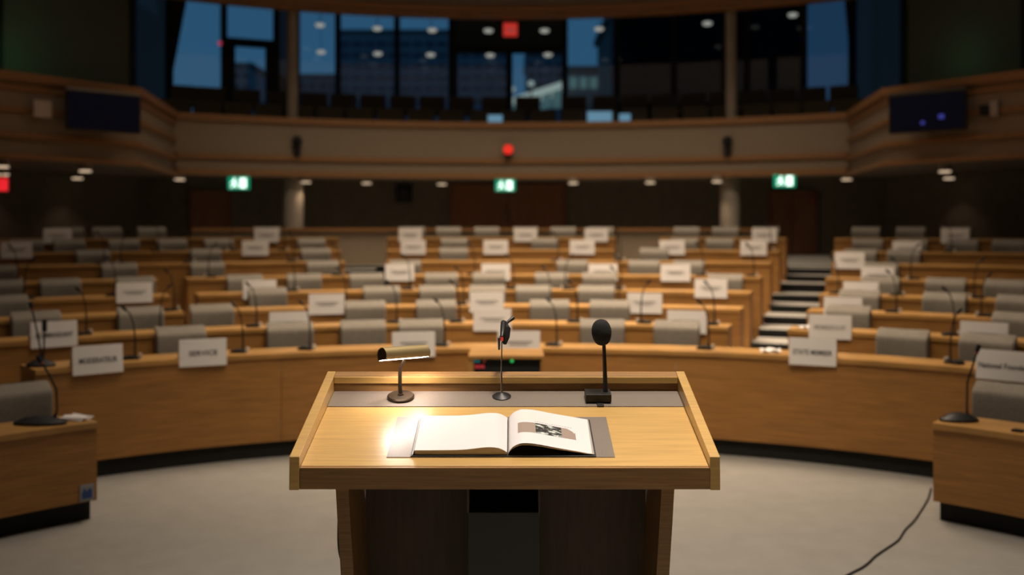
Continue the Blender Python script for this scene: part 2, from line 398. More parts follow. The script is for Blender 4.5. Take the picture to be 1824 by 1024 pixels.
for (a, b, y0, y1, mt, lab) in (
    (302, 399, 0, 0, GLASS, 'tall dusk-blue window left of the left column'),
    (399, 492, 0, 0, GLASS, 'window with a transom above a glazed door, left of the left column'),
    (492, 529, 0, 0, GLASSD, None),
    (529, 602, 12, 0, GLASS, 'dusk-blue window just right of the left column'),
    (602, 707, 14, 0, GLASS, 'dusk window with an office block behind it'),
    (707, 804, 16, 0, GLASS, 'third dusk window right of the left column'),
    (804, 1006, 18, 0, GLASS, 'wide window with a glazed double door in the middle of the gallery'),
    (1006, 1098, 20, 0, GLASS, 'dusk-blue window right of the gallery door'),
    (1098, 1200, 14, 0, GLASSD, None),
    (1200, 1290, 12, 0, GLASSD, None),
    (1290, 1330, 0, 0, GLASSD, None),
    (1330, 1432, 0, 0, GLASSD, None),
    (1432, 1518, 0, 0, glass_mat('blue_window_glass', (.62, .62, .66)), 'tall dusk-blue window right of the right column')):
    t, L, H, fw, dm = glazed(n, a, b, y0, y1, mt, lab, frame=10)
    if a == 399:
        zz = [zat(y, dm)-4.0 for y in (70, 84, 88)]
        MB().box(fw/2, L-fw/2, -.08, .08, zz[1], zz[0]).build('transom', DARKF, t, org=(0,0,0))
        s0 = 14/F*dm
        MB().box(fw/2, fw/2+s0, -.07, .07, 0, zz[1]).box(L-fw/2-s0, L-fw/2, -.07, .07, 0, zz[1]).build('door_stile', DARKF, t, org=(0,0,0))
    if a in (302, 1432):
        zl, zm = 9.15-4.0, 6.3-4.0
        xs_ = (.58, .07) if a == 302 else (L-.26, L-.02)
        e0 = 0 if a == 302 else L
        MB().prism([(e0, zl), (xs_[0], zl), (xs_[1], zm), (e0, zm)], 1, -.06, .06).build('leaning_frame', DARKF, t, org=(0,0,0))
    if a == 804:
        zz = [zat(y, dm)-4.0 for y in (26, 82, 95)]
        MB().box(fw/2, L-fw/2, -.09, .09, zz[2], zz[1]).build('transom', DARKF, t, org=(0,0,0))
        MB().box(fw/2, L-fw/2, -.03, .03, zz[1], zz[0]).build('reflection_panel', mat('teal_reflection_panel', (.05, .075, .085), .3), t, org=(0,0,0))  # reflections in the upper pane, put in as a flat teal panel
        xm = (907-804)/(1006-804)*L
        MB().box(xm-.1, xm+.1, -.08, .08, 0, zz[2]).build('door_stile', DARKF, t, org=(0,0,0))
        MB().box(fw/2, fw/2+.1, -.07, .07, 0, zz[2]).build('door_stile', DARKF, t, org=(0,0,0))
    n += 1
for s_ in (-1, 1):
    g0 = GP(302 if s_ < 0 else 1518); g1 = (s_*9.43, 24.7) if s_ < 0 else (9.75, 24.7)
    if s_ < 0: glazed(n, 0, 0, 0, 0, GLASSD, 'dim bluish side window at left of the gallery', 10, p0=g1, p1=g0)
    else: glazed(n, 0, 0, 0, 0, GLASSD, 'dim bluish side window at right of the gallery', 10, p0=g0, p1=g1)
    n += 1
    # dark side booth glazing, three bays each
    q = [g1, (s_*11.2, 21.8), (s_*12.6, 19.4), (s_*14.7, 17.3)]
    for i in range(3):
        pa, pb = (q[i+1], q[i]) if s_ < 0 else (q[i], q[i+1])
        d = Vector((pb[0]-pa[0], pb[1]-pa[1])); th = math.atan2(d.y, d.x)
        t = bpy.data.objects.new('wall_%s_booth' % ('left' if s_ < 0 else 'right'), None); COL.objects.link(t); t.location = (pa[0], pa[1], 3.62); t.rotation_euler = (0,0,th); t['kind'] = 'structure'
        MB().box(.04, d.length-.04, 0, .12, 0, 5.57).build('wall_panel', DARKW2, t, org=(0,0,0))
        MB().box(-.04, .04, -.05, .14, 0, 5.57).build('mullion', DARKF, t, org=(0,0,0))

# ------------------------------------------------------------------ outside
def tower(name, px0, px1, ytop, d, m_, label, depth=14, win=None, wm=FWIN, zb=-2):
    x0 = (px0-CX)/F*d; x1 = (px1-CX)/F*d; zt = zat(ytop, d)
    t = thing(name, label, 'building', ((x0+x1)/2, d, zb))
    MB().box(x0, x1, d, d+depth, zb, zt).build('wall', m_, t)
    MB().box(x0-.3, x1+.3, d-.3, d+depth, zt+.002, zt+.5).build('roof', FACADED, t)
    if win:
        cols, ys, wpx, hpx = win; me = None
        for yy in ys:
            for c in range(cols):
                pxc = px0 + (px1-px0)*(c+.5)/cols
                if me is None:
                    me = MB().box(-wpx/2/F*d, wpx/2/F*d, -.15, .05, -hpx/2/F*d, hpx/2/F*d).mesh('window', wm)
                o = bpy.data.objects.new('window', me); COL.objects.link(o); o.parent = t
                o.location = Vector(((pxc-CX)/F*d, d-.06, zat(yy, d))) - t.location
    return t
struct('floor_outside', MB().box(-150, 150, 36, 330, -2.2, -2), FACADED)
tower('office_block', 604, 905, 60, 130, FACADE, 'long grey office block with window rows beyond the gallery glass', 20, (14, (78, 98, 118, 138, 158, 178), 15, 10))
tower('office_block', 528, 603, 138, 150, FACADE, 'low dark office block behind the left column', 20, (4, (152, 172), 12, 9))
tower('apartment_block', 414, 446, 120, 110, FACADE, 'narrow pale block seen through the glazed door at left', 20, (2, (135, 155, 175), 8, 10))
tower('apartment_block', 452, 492, 136, 140, FACADED, 'low dark block seen through the glazed door at left', 20, (3, (150, 170), 8, 9))
tower('office_block', 938, 1004, 100, 160, FACADE, 'grey-blue office block behind the lit canopy', 20, (4, (115, 133, 151), 10, 9))
tower('corner_tower', 1086, 1130, 38, 70, FACADED, 'dark rounded tower right of the gallery door window', 10, (2, (60, 85, 110, 135), 10, 12))
tower('office_block', 1130, 1436, 6, 75, FACADED, 'large dark office block filling the windows around the right column', 14, (12, (40, 70, 100, 130, 160), 14, 14))
tower('low_pavilion', 1012, 1085, 128, 90, FACADE, 'low pavilion with a lit upper storey below the blue sky', 14, (4, (148,), 13, 20), FLIT)
# lit canopy building behind the gallery door
d = 85; t = thing('lit_canopy', 'glass canopy with a bright slanting roof edge beyond the gallery door', 'canopy', tuple(wp(955, 215, d)))
a = wp(905, 182, d); b = wp(1003, 150, d)
MB().prism([(a.x, a.z-.28), (b.x, b.z-.28), (b.x, b.z+.28), (a.x, a.z+.28)], 1, d, d+5).build('roof_edge', CANOPY, t)
c0 = wp(912, 192, d); c1 = wp(1001, 190, d)
for i in range(5):
    xa = c0.x + (c1.x-c0.x)*i/5; xb = c0.x + (c1.x-c0.x)*(i+1)/5
    ff = lambda x: a.z + (b.z-a.z)*(x-a.x)/(b.x-a.x) - .33
    MB().prism([(xa+.05, c0.z), (xb-.05, c0.z), (xb-.05, ff(xb)), (xa+.05, ff(xa))], 1, d+.1, d+.3).build('pane', FLIT, t)
for px in (915, 965):
    q = wp(px, 190, d); MB().box(q.x-.35, q.x+.35, d-.2, d+.4, -2, q.z).build('pillar', FLIT, t)
for px, py in ((912, 159), (946, 149)):
    q = wp(px, py, 70); t = thing('street_lamp', 'round white street lamp beyond the gallery door, %s' % ('nearer its centre post' if px == 912 else 'above the slanting canopy'), 'street lamp', (q.x, 70, -2), group='street lamps outside')
    bm_ = MB().lathe([(.02, q.z-.22), (.18, q.z-.14), (.24, q.z), (.18, q.z+.14), (.02, q.z+.22)], q.x, 70, 12); bm_.build('globe', CANOPY, t, smooth=True)
    MB().tube([(q.x, 70, -2), (q.x, 70, q.z-.2)], .05).build('pole', DARKF, t)

# ------------------------------------------------------------------ gallery fittings
def gchair():
    t = thing('gallery_chair', 'x', 'chair')
    MB().box(-.36, .36, -.02, .12, .40, .95).build('backrest', GALSEAT, t, bevel=.03, org=(0,0,0))
    MB().box(-.34, .34, -.50, -.03, .36, .48).build('seat', GALSEAT, t, bevel=.03, org=(0,0,0))
    MB().box(-.05, .05, -.3, -.1, .0, .36).build('pedestal', BLACK, t, org=(0,0,0))
    return t
gs = gchair(); first = True
gpx = [328, 378, 440, 500, 560, 612, 665, 718, 770, 822, 880, 940, 1022, 1078, 1130, 1182, 1234, 1286, 1340, 1392, 1446, 1502]
for i, px in enumerate(gpx):
    p = (lambda ph, r, c: ((r*math.sin(ph+math.asin(c*math.sin(ph)/r))), c + r*math.cos(ph+math.asin(c*math.sin(ph)/r)), ph+math.asin(c*math.sin(ph)/r)))(math.atan((px-CX)/F), 17.9, 10.8)
    o = gs if i == 0 else copytree(gs)
    o.location = (p[0], p[1], 4.952); o.rotation_euler = (0,0,-p[2])
    o['label'] = 'dark gallery chair of the back row before the windows, %s from the %s end' % ((ORD[i], 'left') if i < 11 else (ORD[21-i], 'right'))
    o['group'] = 'dark chairs up in the gallery'
struct('floor', MB().sweep(gp, normals(gp), [(.02, 3.62), (.02, 4.42), (1.25, 4.42), (1.25, 3.62)]), CARPET)
for i in range(23):
    px = 316 + i*(1510-316)/22
    ph = math.atan((px-CX)/F); a_ = ph+math.asin(10.8*math.sin(ph)/16.6)
    o = copytree(gs); o.location = (16.6*math.sin(a_), 10.8+16.6*math.cos(a_), 4.422); o.rotation_euler = (0,0,-a_)
    o['label'] = 'brown gallery chair of the front row just above the rail, %s from the %s end' % ((ORD[i], 'left') if i < 12 else (ORD[22-i], 'right'))
    o['group'] = 'dark chairs up in the gallery'
# downlight reflections in the glass, added as hanging glowing discs
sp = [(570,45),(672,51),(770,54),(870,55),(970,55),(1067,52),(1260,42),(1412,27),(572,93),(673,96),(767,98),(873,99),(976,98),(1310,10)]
sl = thing('downlight_reflection', 'x', 'lamp')
MB().lathe([(.10, -.045), (.13, 0), (.13, .03), (.04, .06)], n=16).build('lamp_shade', REFLG, sl, smooth=True, org=(0,0,0))  # plain glowing disc standing in for one reflected downlight
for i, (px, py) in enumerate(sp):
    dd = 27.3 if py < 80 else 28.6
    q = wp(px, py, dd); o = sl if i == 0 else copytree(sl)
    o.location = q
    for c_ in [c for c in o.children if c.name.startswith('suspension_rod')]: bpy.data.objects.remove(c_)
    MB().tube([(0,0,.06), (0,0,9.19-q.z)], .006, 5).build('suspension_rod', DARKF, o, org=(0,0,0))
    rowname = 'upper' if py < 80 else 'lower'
    o['label'] = 'glowing disc added as a downlight reflection, %s from left in the %s line' % (ORD[i] if i < 8 else ORD[i-8], rowname) if i < 13 else 'small glowing disc added as a downlight reflection beside the right column, near the upper trim'
    o['group'] = 'glowing discs for downlight reflections in the gallery'
# red lit sign hanging in gallery
q = wp(909, 53, 26.9); t = thing('lit_sign', 'square red lit sign hanging above the gallery door', 'sign', tuple(q))
MB().box(q.x-.2, q.x+.2, 26.9, 26.96, q.z-.19, q.z+.19).build('housing', BLACK, t)
MB().box(q.x-.19, q.x+.19, 26.89, 26.9, q.z-.18, q.z+.18).build('face', mat('red_sign_face', (.4,.02,.02), .4, emit=(.55,.035,.025), estr=.8), t)
MB().box(q.x-.10, q.x+.12, 26.88, 26.889, q.z-.06, q.z-.035).box(q.x-.10, q.x+.12, 26.88, 26.889, q.z+.0, q.z+.03).build('lettering', mat('sign_dull_lettering', (.3,.2,.2), .5, emit=(.3,.1,.1), estr=.5), t)
MB().tube([(q.x, 26.93, q.z+.19), (q.x, 26.93, 9.19)], .01, 5).build('suspension_rod', DARKF, t)
q = wp(392, 77, 26.8); o = MB().lathe([(.02,-.06),(.06,0),(.02,.06)], n=10).build('red_indicator', mat('dim_red_lamp', (.3,.02,.05), .4, emit=(.8,.05,.12), estr=.5), org=(0,0,0)); o.location = q
tag(o, 'tiny red indicator light on the mullion left of the left column', 'light')
MB().tube([(0,0,.05), (0,0,9.19-q.z)], .005, 5).build('suspension_rod', DARKF, o, org=(0,0,0))
# pale blue glows, added as glowing panels on the ledge
for px, py, w_, h_, lab in ((882, 214, 26, 14, 'small whitish-blue glowing panel added on the rail left of the gallery door'), (1068, 208, 44, 20, 'wide pale blue glowing panel added on the rail right of the gallery door'), (1113, 209, 20, 16, 'small pale blue glowing panel added beside the wide one on the rail')):
    q = wp(px, 221, 26.35); t = thing('ledge_glow_panel', lab, 'screen', (q.x, q.y, 4.66), group='small glowing panels added on the gallery rail')
    ww = w_/F*26.3/2; zz = q.z
    MB().box(q.x-ww, q.x+ww, 26.33, 26.36, 4.74, 4.74+h_/F*26.3+.16).build('display', BLUEL, t, bevel=.01)  # pale blue glow put in as a glowing face
    MB().box(q.x-ww*.4, q.x+ww*.4, 26.361, 26.46, 4.66, 4.9).build('stand', BLACK, t)
sh = thing('ledge_shelf', 'narrow dark shelf behind the gallery rail carrying the glowing panels', 'shelf', (0, 26.4, 4.0))
MB().box(-.9, 3.6, 26.30, 26.5, 4.60, 4.655).box(-.9, -.85, 26.3, 26.5, 3.601, 4.6).box(3.55, 3.6, 26.3, 26.5, 3.601, 4.6).build('shelf_board', DARKF, sh)

# on the balcony front: camera with red tally, two speakers
def balc(px):
    ph = math.atan((px-CX)/F); r = 15.2; c = 10.8; a_ = ph + math.asin(c*math.sin(ph)/r)
    return r*math.sin(a_), c + r*math.cos(a_), a_
x, y, a_ = balc(905); z = zat(268, y)
t = thing('tally_camera', 'small black camera with a bright red lamp on the middle of the balcony', 'camera', (x, y-.1, z-.3), -a_)
MB().box(-.10, .10, -.22, -.02, .14, .42).build('camera_body', BLACKM, t, bevel=.02, org=(0,0,0))
MB().tube([(0,-.22,.3), (0,-.26,.3)], .125, 20).build('red_lamp', REDL, t, smooth=True, org=(0,0,0))
MB().box(-.03, .03, -.14, .10, .04, .14).build('bracket', BLACKM, t, org=(0,0,0))
for px, side in ((528, 'left'), (1297, 'right')):
    x, y, a_ = balc(px); z = zat(258, y)
    t = thing('balcony_speaker', 'small black ball speaker on the balcony below the %s column' % side, 'speaker', (x, y-.02, z-.28), -a_, group='black speakers on the balcony front')
    MB().lathe([(.01,.20),(.09,.24),(.13,.32),(.13,.38),(.09,.46),(.01,.49)], 0, -.15, 16).build('speaker_shell', BLACKM, t, smooth=True, org=(0,0,0))
    MB().box(-.08, .08, -.16, -.0, -.02, .2).build('bracket', BLACKM, t, org=(0,0,0))
# screens on the side balconies
for s_ in (-1, 1):
    pa = Vector((-8.05, 17.97)); pb = Vector((-7.06, 18.9))
    if s_ > 0: pa, pb = Vector((7.16, 18.9)), Vector((8.20, 17.97))
    dv = pb-pa; th = math.atan2(dv.y, dv.x); L = dv.length
    t = thing('wall_screen', 'large dark screen hung on the %s' % ('left balcony, faintly blue' if s_ < 0 else 'right balcony, with two blue glints'), 'screen', (pa.x, pa.y, 3.9), th, group='screens on the side balconies')
    MB().box(0, L, -.03, .06, 0, .72).build('screen_frame', BLACK, t, bevel=.01, org=(0,0,0))
    MB().box(.03, L-.03, -.034, -.031, .03, .69).build('display', SCREEN, t, org=(0,0,0))
    MB().box(0, L, -.03, .08, .722, .77).build('top_bar', mat('grey_metal_bar', (.30,.27,.24) if s_ < 0 else (.10,.09,.08), .6), t, org=(0,0,0))
    MB().box(L*.3, L*.7, .06, .72, .3, .4).build('bracket', BLACKM, t, org=(0,0,0))
    if s_ > 0:
        MB().box(.60, .67, -.04, -.035, .14, .20).box(.92, 1.02, -.04, -.035, .22, .30).build('blue_glint', BLUELED, t, org=(0,0,0))
# paper sheet on left balcony, camera on right
q = wp(76, 194, 17.8)
t = tag(MB().box(-.16, .16, -.012, 0, -.15, .15).build('paper_notice', mat('dull_paper', (.62,.52,.45), .8), org=(0,0,0)), 'small whitish notice fixed to the left balcony beside the screen', 'notice')
t.location = q; t.rotation_euler = (0,0,R(52))
MB().box(-.03, .03, .0, .12, -.05, .05).build('bracket', BLACKM, t, org=(0,0,0))
q = wp(1765, 195, 17.8)
t = thing('wall_camera', 'white camera housing with dark lens on the right balcony', 'camera', tuple(q), R(-40))
MB().box(.0, .14, -.1, .12, -.13, .14).build('housing', mat('dull_white_plastic', (.5,.43,.36), .6), t, bevel=.02, org=(0,0,0))
MB().box(-.18, -.005, -.12, .06, -.10, .08).build('lens_block', BLACKM, t, bevel=.03, org=(0,0,0))
MB().box(.02, .10, .12, .34, -.03, .03).build('bracket', BLACKM, t, org=(0,0,0))

# downlights under the gallery
dl = thing('soffit_downlight', 'x', 'downlight')
MB().lathe([(.125, -.13), (.125, -.005)], n=18).build('housing', COLM, dl, smooth=True, org=(0,0,0))
MB().lathe([(.115, -.16), (.115, -.131)], n=18).build('lens', LAMPW, dl, smooth=True, org=(0,0,0))
dls = [(320,315,0),(545,320,0),(653,322,0),(787,324,0),(1021,322,0),(1158,321,0),(1277,319,0),(1508,315,0),(152,299,1),(138,313,1),(1683,300,1),(1690,313,1),(4,291,1),(6,306,1)]
for i, (px, py, side) in enumerate(dls):
    z = 3.42-.08 if not side else 3.34
    dd = (z-EYE)*F/(HY-py)
    if not side: dd = min(dd, 27.0)
    q = Vector(((px-CX)/F*dd, dd, 3.419))
    o = dl if i == 0 else copytree(dl); o.location = q
    o['label'] = ('small round glowing downlight under the gallery, %s' % ['left of the left exit sign', 'right of the left column', 'second right of the left column', 'just left of the middle exit sign', 'first right of the middle exit sign', 'second right of the middle exit sign', 'just left of the right column', 'right of the right exit sign', 'upper of two under the left screen', 'lower of two under the left screen', 'upper of two under the right screen', 'lower of two under the right screen', 'upper of two at the left picture edge', 'lower of two at the left picture edge'][i])
    o['group'] = 'downlights under the gallery'
    for c_ in [c for c in o.children if c.type == 'LIGHT']: bpy.data.objects.remove(c_)
    l = bpy.data.lights.new('downlight_beam', 'SPOT'); l.energy = (26 if not side else 8); l.color = (1, .74, .5); l.spot_size = R(95); l.spot_blend = .6; l.shadow_soft_size = .1
    lo = bpy.data.objects.new('downlight_beam', l); COL.objects.link(lo); lo.parent = o; lo.location = (0,0,-.17)

# green exit signs (running figure, arrow, door)
def exit_sign(px, py, d, lab):
    q = wp(px, py, d); t = thing('exit_sign', lab, 'exit sign', tuple(q), group='green emergency exit signs')
    W, H = .265, .155
    MB().box(-W, W, 0, .05, -H, H).build('housing', SIGNG, t, bevel=.01, org=(0,0,0))
    y0, y1 = -.008, -.001
    fig = MB().lathe([(.001,0)], n=3) if 0 else MB()
    # running figure
    fig.prism([(-.10+.028*math.cos(a*PI/5), .095+.028*math.sin(a*PI/5)) for a in range(10)], 1, y0, y1)
    fig.prism([(-.15,.06), (-.08,.065), (-.06,-.01), (-.12,-.02)], 1, y0, y1)
    fig.prism([(-.12,-.02), (-.06,-.01), (-.03,-.09), (-.06,-.12), (-.08,-.05)], 1, y0, y1)
    fig.prism([(-.12,-.02), (-.09,-.03), (-.15,-.11), (-.20,-.11), (-.20,-.085), (-.16,-.08)], 1, y0, y1)
    fig.prism([(-.15,.06), (-.16,.035), (-.21,.00), (-.20,-.02), (-.14,.02)], 1, y0, y1)
    fig.build('running_figure', SIGNW, t, org=(0,0,0))
    MB().box(.03, .19, y0, y1, -.12, .12).build('door_symbol', SIGNW, t, org=(0,0,0))
    MB().tube([(0,.03,H), (0,.03,3.418-q.z)], .012, 6).build('suspension_rod', DARKF, t, org=(0,0,0))
exit_sign(425, 326, 24.6, 'green lit exit sign under the gallery, left of the left column')
exit_sign(900, 330, 26.2, 'green lit exit sign above the rear double door')
exit_sign(1398, 322, 24.4, 'green lit exit sign above the right-hand steps')
q = wp(1447, 355, 25.0); a_ = .48
t = tag(MB().lathe([(.13,-.16),(.15,-.12),(.15,.12),(.13,.16)], n=4).build('alarm_bell_box', mat('dull_red_paint', (.22,.035,.02), .5), org=(0,0,0)), 'small dim red alarm box on the rear wall above the steps', 'alarm'); 
pt, aa = rearpt(1447, .12); t.location = (pt[0], pt[1], zat(355, pt[1])); t.rotation_euler = (0,0,R(45)-aa)
pt, aa = rearpt(720, .12)
t = thing('wall_speaker', 'black square speaker on the rear wall left of the double door', 'speaker', (pt[0], pt[1], zat(345, pt[1])), -aa)
MB().box(-.22, .22, -.06, .10, -.24, .24).build('cabinet', BLACKM, t, bevel=.02, org=(0,0,0)); MB().lathe([(.16,0),(.12,.02)], n=18).build('grille', BLACK, t, org=(0,0,0)).rotation_euler = (R(90),0,0)
t.children[1].location = (0,-.065,0)
q = wp(2, 327, 19.0)
t = tag(MB().box(-.11, .11, 0, .05, -.14, .11).build('red_lit_box', mat('red_light_box', (.4,.02,.02), .4, emit=(.9,.02,.03), estr=.8), org=(0,0,0)), 'small red lit sign at the left picture edge under the gallery', 'sign'); t.location = q
MB().tube([(0,.03,.11), (0,.03,3.418-q.z)], .01, 6).build('suspension_rod', DARKF, t, org=(0,0,0))

# ------------------------------------------------------------------ delegate desks
BL = {1:['x'],}
def desk(k, r, z, floorz, a0, a1, label, toe=False, maxlen=2.1, joints=None):
    mid = (a0+a1)/2; o = pol(r, mid, floorz+.002)
    t = thing('curved_desk', label, 'desk', tuple(o), group='curved oak desks in tiers')
    top = z + DT
    zb = floorz + .002
    if toe:
        MB().arc(r+.10, r+.14, zb, zb+.15, a0+.3, a1-.3).build('toe_kick', TOE, t); zb += .15
    MB().arc(r, r+.44, top-.045, top, a0, a1).build('desktop', OAKTOP, t, bevel=.004)
    ext = R(a1-a0)*r
    js = joints or [a0 + (a1-a0)*i/max(1, round(ext/maxlen)) for i in range(max(1, round(ext/maxlen))+1)]
    for i in range(len(js)-1):
        g = .0025/r*57.3
        MB().arc(r+.02, r+.045, zb, top-.047, js[i]+g, js[i+1]-g).build('front_panel', OAK, t)
    eg = .035/r*57.3
    zi = zb if toe else z + .003
    MB().arc(r+.046, r+.43, zi, top-.047, a0+.02, a0+.02+eg).build('end_panel', OAK, t)
    MB().arc(r+.046, r+.43, zi, top-.047, a1-eg-.02, a1-.02).build('end_panel', OAK, t)
    return t
def bname(k, i, nb, a0, a1):
    m = (a0+a1)/2
    if nb == 1: return 'whole width'
    if a1 <= -12 and a0 < -40: return 'leftmost block'
    if a0 >= 22: return 'block right of the wide steps'
    if a0 < -20 and a1 > 15: return 'long block left of the wide steps'
    if a0 < -20 and a1 < -9 : return 'block between the two narrow left aisles'
    if a0 > 7 : return 'block just left of the wide steps'
    if a0 < -8 and a1 < 9: return 'middle block'
    return 'middle block'
for k in range(8):
    fl = 0 if k == 0 else TIER[k-1]
    bs = blocks(k)
    for i, (a0, a1) in enumerate(bs):
        js = None
        if k == 0: js = [a0, ang(502, RR[0]), ang(1203, RR[0]), a1]
        lab = 'long curved oak desk of the front row, facing the lectern' if k == 0 else 'curved oak desk of the %s row, %s' % (ROWN[k], bname(k, i, len(bs), a0, a1))
        desk(k, RR[k], TIER[k], fl if (k == 0 or True) else fl, a0, a1, lab, toe=(k == 0), joints=js)
# fore desks at both picture edges
R0 = 4.62
def foredesk(a0, a1, side):
    return desk(-1, R0, 0, 0, a0, a1, 'low oak desk at the %s picture edge on the carpet' % side, toe=True)
foredesk(-62, ang(175, R0), 'left'); foredesk(41.0, 62, 'right')

# ------------------------------------------------------------------ chairs
def superback():
    # backrest: rounded thick cushion, rings across height
    prof = [(0, .46), (.055, .47), (.062, .60), (.066, .78), (.06, .86), (.042, .895), (.0, .91)]
    m = MB(); n = 12; W = .235
    loops = []
    for z, yf, yk in ((.44,-.03,.05),(.50,-.05,.07),(.70,-.055,.085),(.80,-.058,.095),(.832,-.052,.10),(.845,-.040,.10),(.895,.035,.10),(.905,.055,.095),(.906,.075,.085)):
        ring = []
        wv = W - (.025 if z < .47 else 0) - (.006 if z > .9 else 0)
        for u in (-1, -.94, -.5, 0, .5, .94, 1):
            ring.append((u*wv, .035*(1-u*u) + yf + (.02 if abs(u) == 1 else 0), z))
        for u in (1, .94, .5, 0, -.5, -.94, -1):
            ring.append((u*wv, .035*(1-u*u) + yk - (.02 if abs(u) == 1 and yk-yf > .06 else 0), z))
        loops.append(ring)
    vv = [p for r_ in loops for p in r_]; c = len(loops[0]); ff = []
    for i in range(len(loops)-1):
        for j in range(c): ff.append((i*c+j, i*c+(j+1) % c, (i+1)*c+(j+1) % c, (i+1)*c+j))
    ff.append(tuple(range(c-1,-1,-1))); ff.append(tuple((len(loops)-1)*c+j for j in range(c)))
    return m.add(vv, ff)
ch0 = thing('delegate_chair', 'x', 'chair')
superback().build('backrest', GREYF, ch0, smooth=True, org=(0,0,0))
MB().box(-.24, .24, -.46, -.06, .38, .47).build('seat', GREYF, ch0, bevel=.03, smooth=True, org=(0,0,0))
for s_ in (-1, 1):
    MB().box(s_*.27-.022, s_*.27+.022, -.34, .04, .60, .635).box(s_*.27-.015, s_*.27+.015, -.1, -.04, .40, .60).box(min(s_*.20, s_*.285), max(s_*.20, s_*.285), -.1, -.04, .385, .40).build('armrest', BLACK, ch0, bevel=.008, org=(0,0,0))
MB().tube([(0,-.24,.03), (0,-.24,.38)], .035, 12).lathe([(.22, .0), (.21, .018), (.05, .04)], 0, -.24, 20).build('pedestal', BLACK, ch0, smooth=True, org=(0,0,0))
CH = {
 1: [(323,96),(517,76),(655,87),(742,86),(1073,88),(1205,86),(1607,100),(1758,96)],
 2: [(65,92),(251,87),(378,82),(651,75),(777,77),(979,76),(1086,72),(1510,79),(1812,90)],
 3: [(10,80),(477,67),(680,69),(779,66),(872,72),(947,63),(1062,58),(1530,64),(1682,76),(1815,70)],
 4: [(5,70),(108,79),(242,75),(436,64),(542,62),(653,55),(786,58),(871,65),(982,57),(1067,56),(1292,63),(1568,56),(1684,74),(1790,76)],
 5: [(-6,60),(213,73),(370,67),(575,60),(722,67),(1019,53),(1147,50),(1227,50),(1569,56)],
 6: [(166,72),(366,57),(563,55),(808,54),(1165,49),(1532,53),(1610,58)],
 7: [(54,56),(117,70),(221,62),(306,59),(390,57),(562,53),(809,54),(970,50),(1209,52),(1280,50),(1534,51),(1624,63),(1713,60),(1797,60)],
 8: [(123,50),(190,54),(270,54),(476,46),(734,46),(799,47),(867,53),(936,47),(1003,48),(1070,51),(1223,50),(1292,51),(1364,49),(1542,52),(1622,56),(1702,55)]}
firstc = True
chair_list = {}
for k in range(1, 9):
    r = RR[k-1] + 1.0
    lst = sorted(CH[k]); n_ = len(lst)
    angs = []
    for i, (px, wpx) in enumerate(lst):
        a_ = ang(px, r)
        for g in AISLES[k-1]:
            m_ = 1.9 if k < 8 else 1.0
            if k >= 7 and g[0]-m_ < a_ < g[1]+m_: a_ = g[0]-m_ if a_ < (g[0]+g[1])/2 else g[1]+m_
        angs.append(a_)
    mn = math.degrees(.605/r)
    for it in range(30):
        for i in range(n_-1):
            gap = angs[i+1]-angs[i]
            if gap < mn: angs[i] -= (mn-gap)/2; angs[i+1] += (mn-gap)/2
    for i, a_ in enumerate(angs):
        p = pol(r, a_, TIER[k-1]+.002)
        o = ch0 if firstc else copytree(ch0); firstc = False
        o.location = p; o.rotation_euler = (0,0,-R(a_) + random.uniform(-.03,.03))
        s_ = 1.0
        frm, idx = ('left', i) if i < (n_+1)//2 else ('right', n_-1-i)
        o['label'] = 'grey upholstered chair behind the %s desk row, %s visible from the %s' % (ROWN[k-1], ORD[idx], frm)
        o['group'] = 'grey delegate chairs'
for px, side, rr in ((35, 'left', R0+.95), (1790, 'right', R0+.95)):
    a_ = ang(px, rr); o = copytree(ch0); o.location = pol(rr, a_, .002); o.rotation_euler = (0,0,-R(a_))
    o['label'] = 'large grey chair behind the low desk at the %s picture edge' % side; o['group'] = 'grey delegate chairs'
for o in [o for o in COL.objects if o.name.startswith('delegate_chair') and o.type == 'EMPTY']:
    pass

# ------------------------------------------------------------------ name cards
def card_base(name):
    t = thing(name, 'x', 'name card')
    MB().prism([(-.014,-.075), (-.009,-.075), (.010,.165), (.004,.165)], 0, -.205, .205).build('front_face', PAPER, t, org=(0,0,0))
    MB().prism([(.0105,.165), (.006,.160), (.085,.002), (.092,.002)], 0, -.205, .205).build('back_flap', PAPER, t, org=(0,0,0))
    return t
cb = card_base('name_card')
MB().box(-.13, .13, -.0085, -.004, .055, .068).box(-.09, .09, -.0095, -.005, .03, .04).build('lettering', INKF, cb, org=(0,0,0))
def text_mesh(s, size, m_, maxw=None):
    cu = bpy.data.curves.new('t', 'FONT'); cu.body = s; cu.size = size; cu.align_x = 'CENTER'; cu.extrude = .0008; cu.resolution_u = 2; cu.offset = size*.012
    ob = bpy.data.objects.new('t', cu); COL.objects.link(ob)
    bpy.context.view_layer.update()
    dg = bpy.context.evaluated_depsgraph_get(); me = bpy.data.meshes.new_from_object(ob.evaluated_get(dg))
    if maxw:
        wd = max(v.co.x for v in me.vertices) - min(v.co.x for v in me.vertices); f = maxw/wd
        for v in me.vertices: v.co.x *= f
    COL.objects.unlink(ob); bpy.data.objects.remove(ob)
    me.materials.clear(); me.materials.append(m_); return me
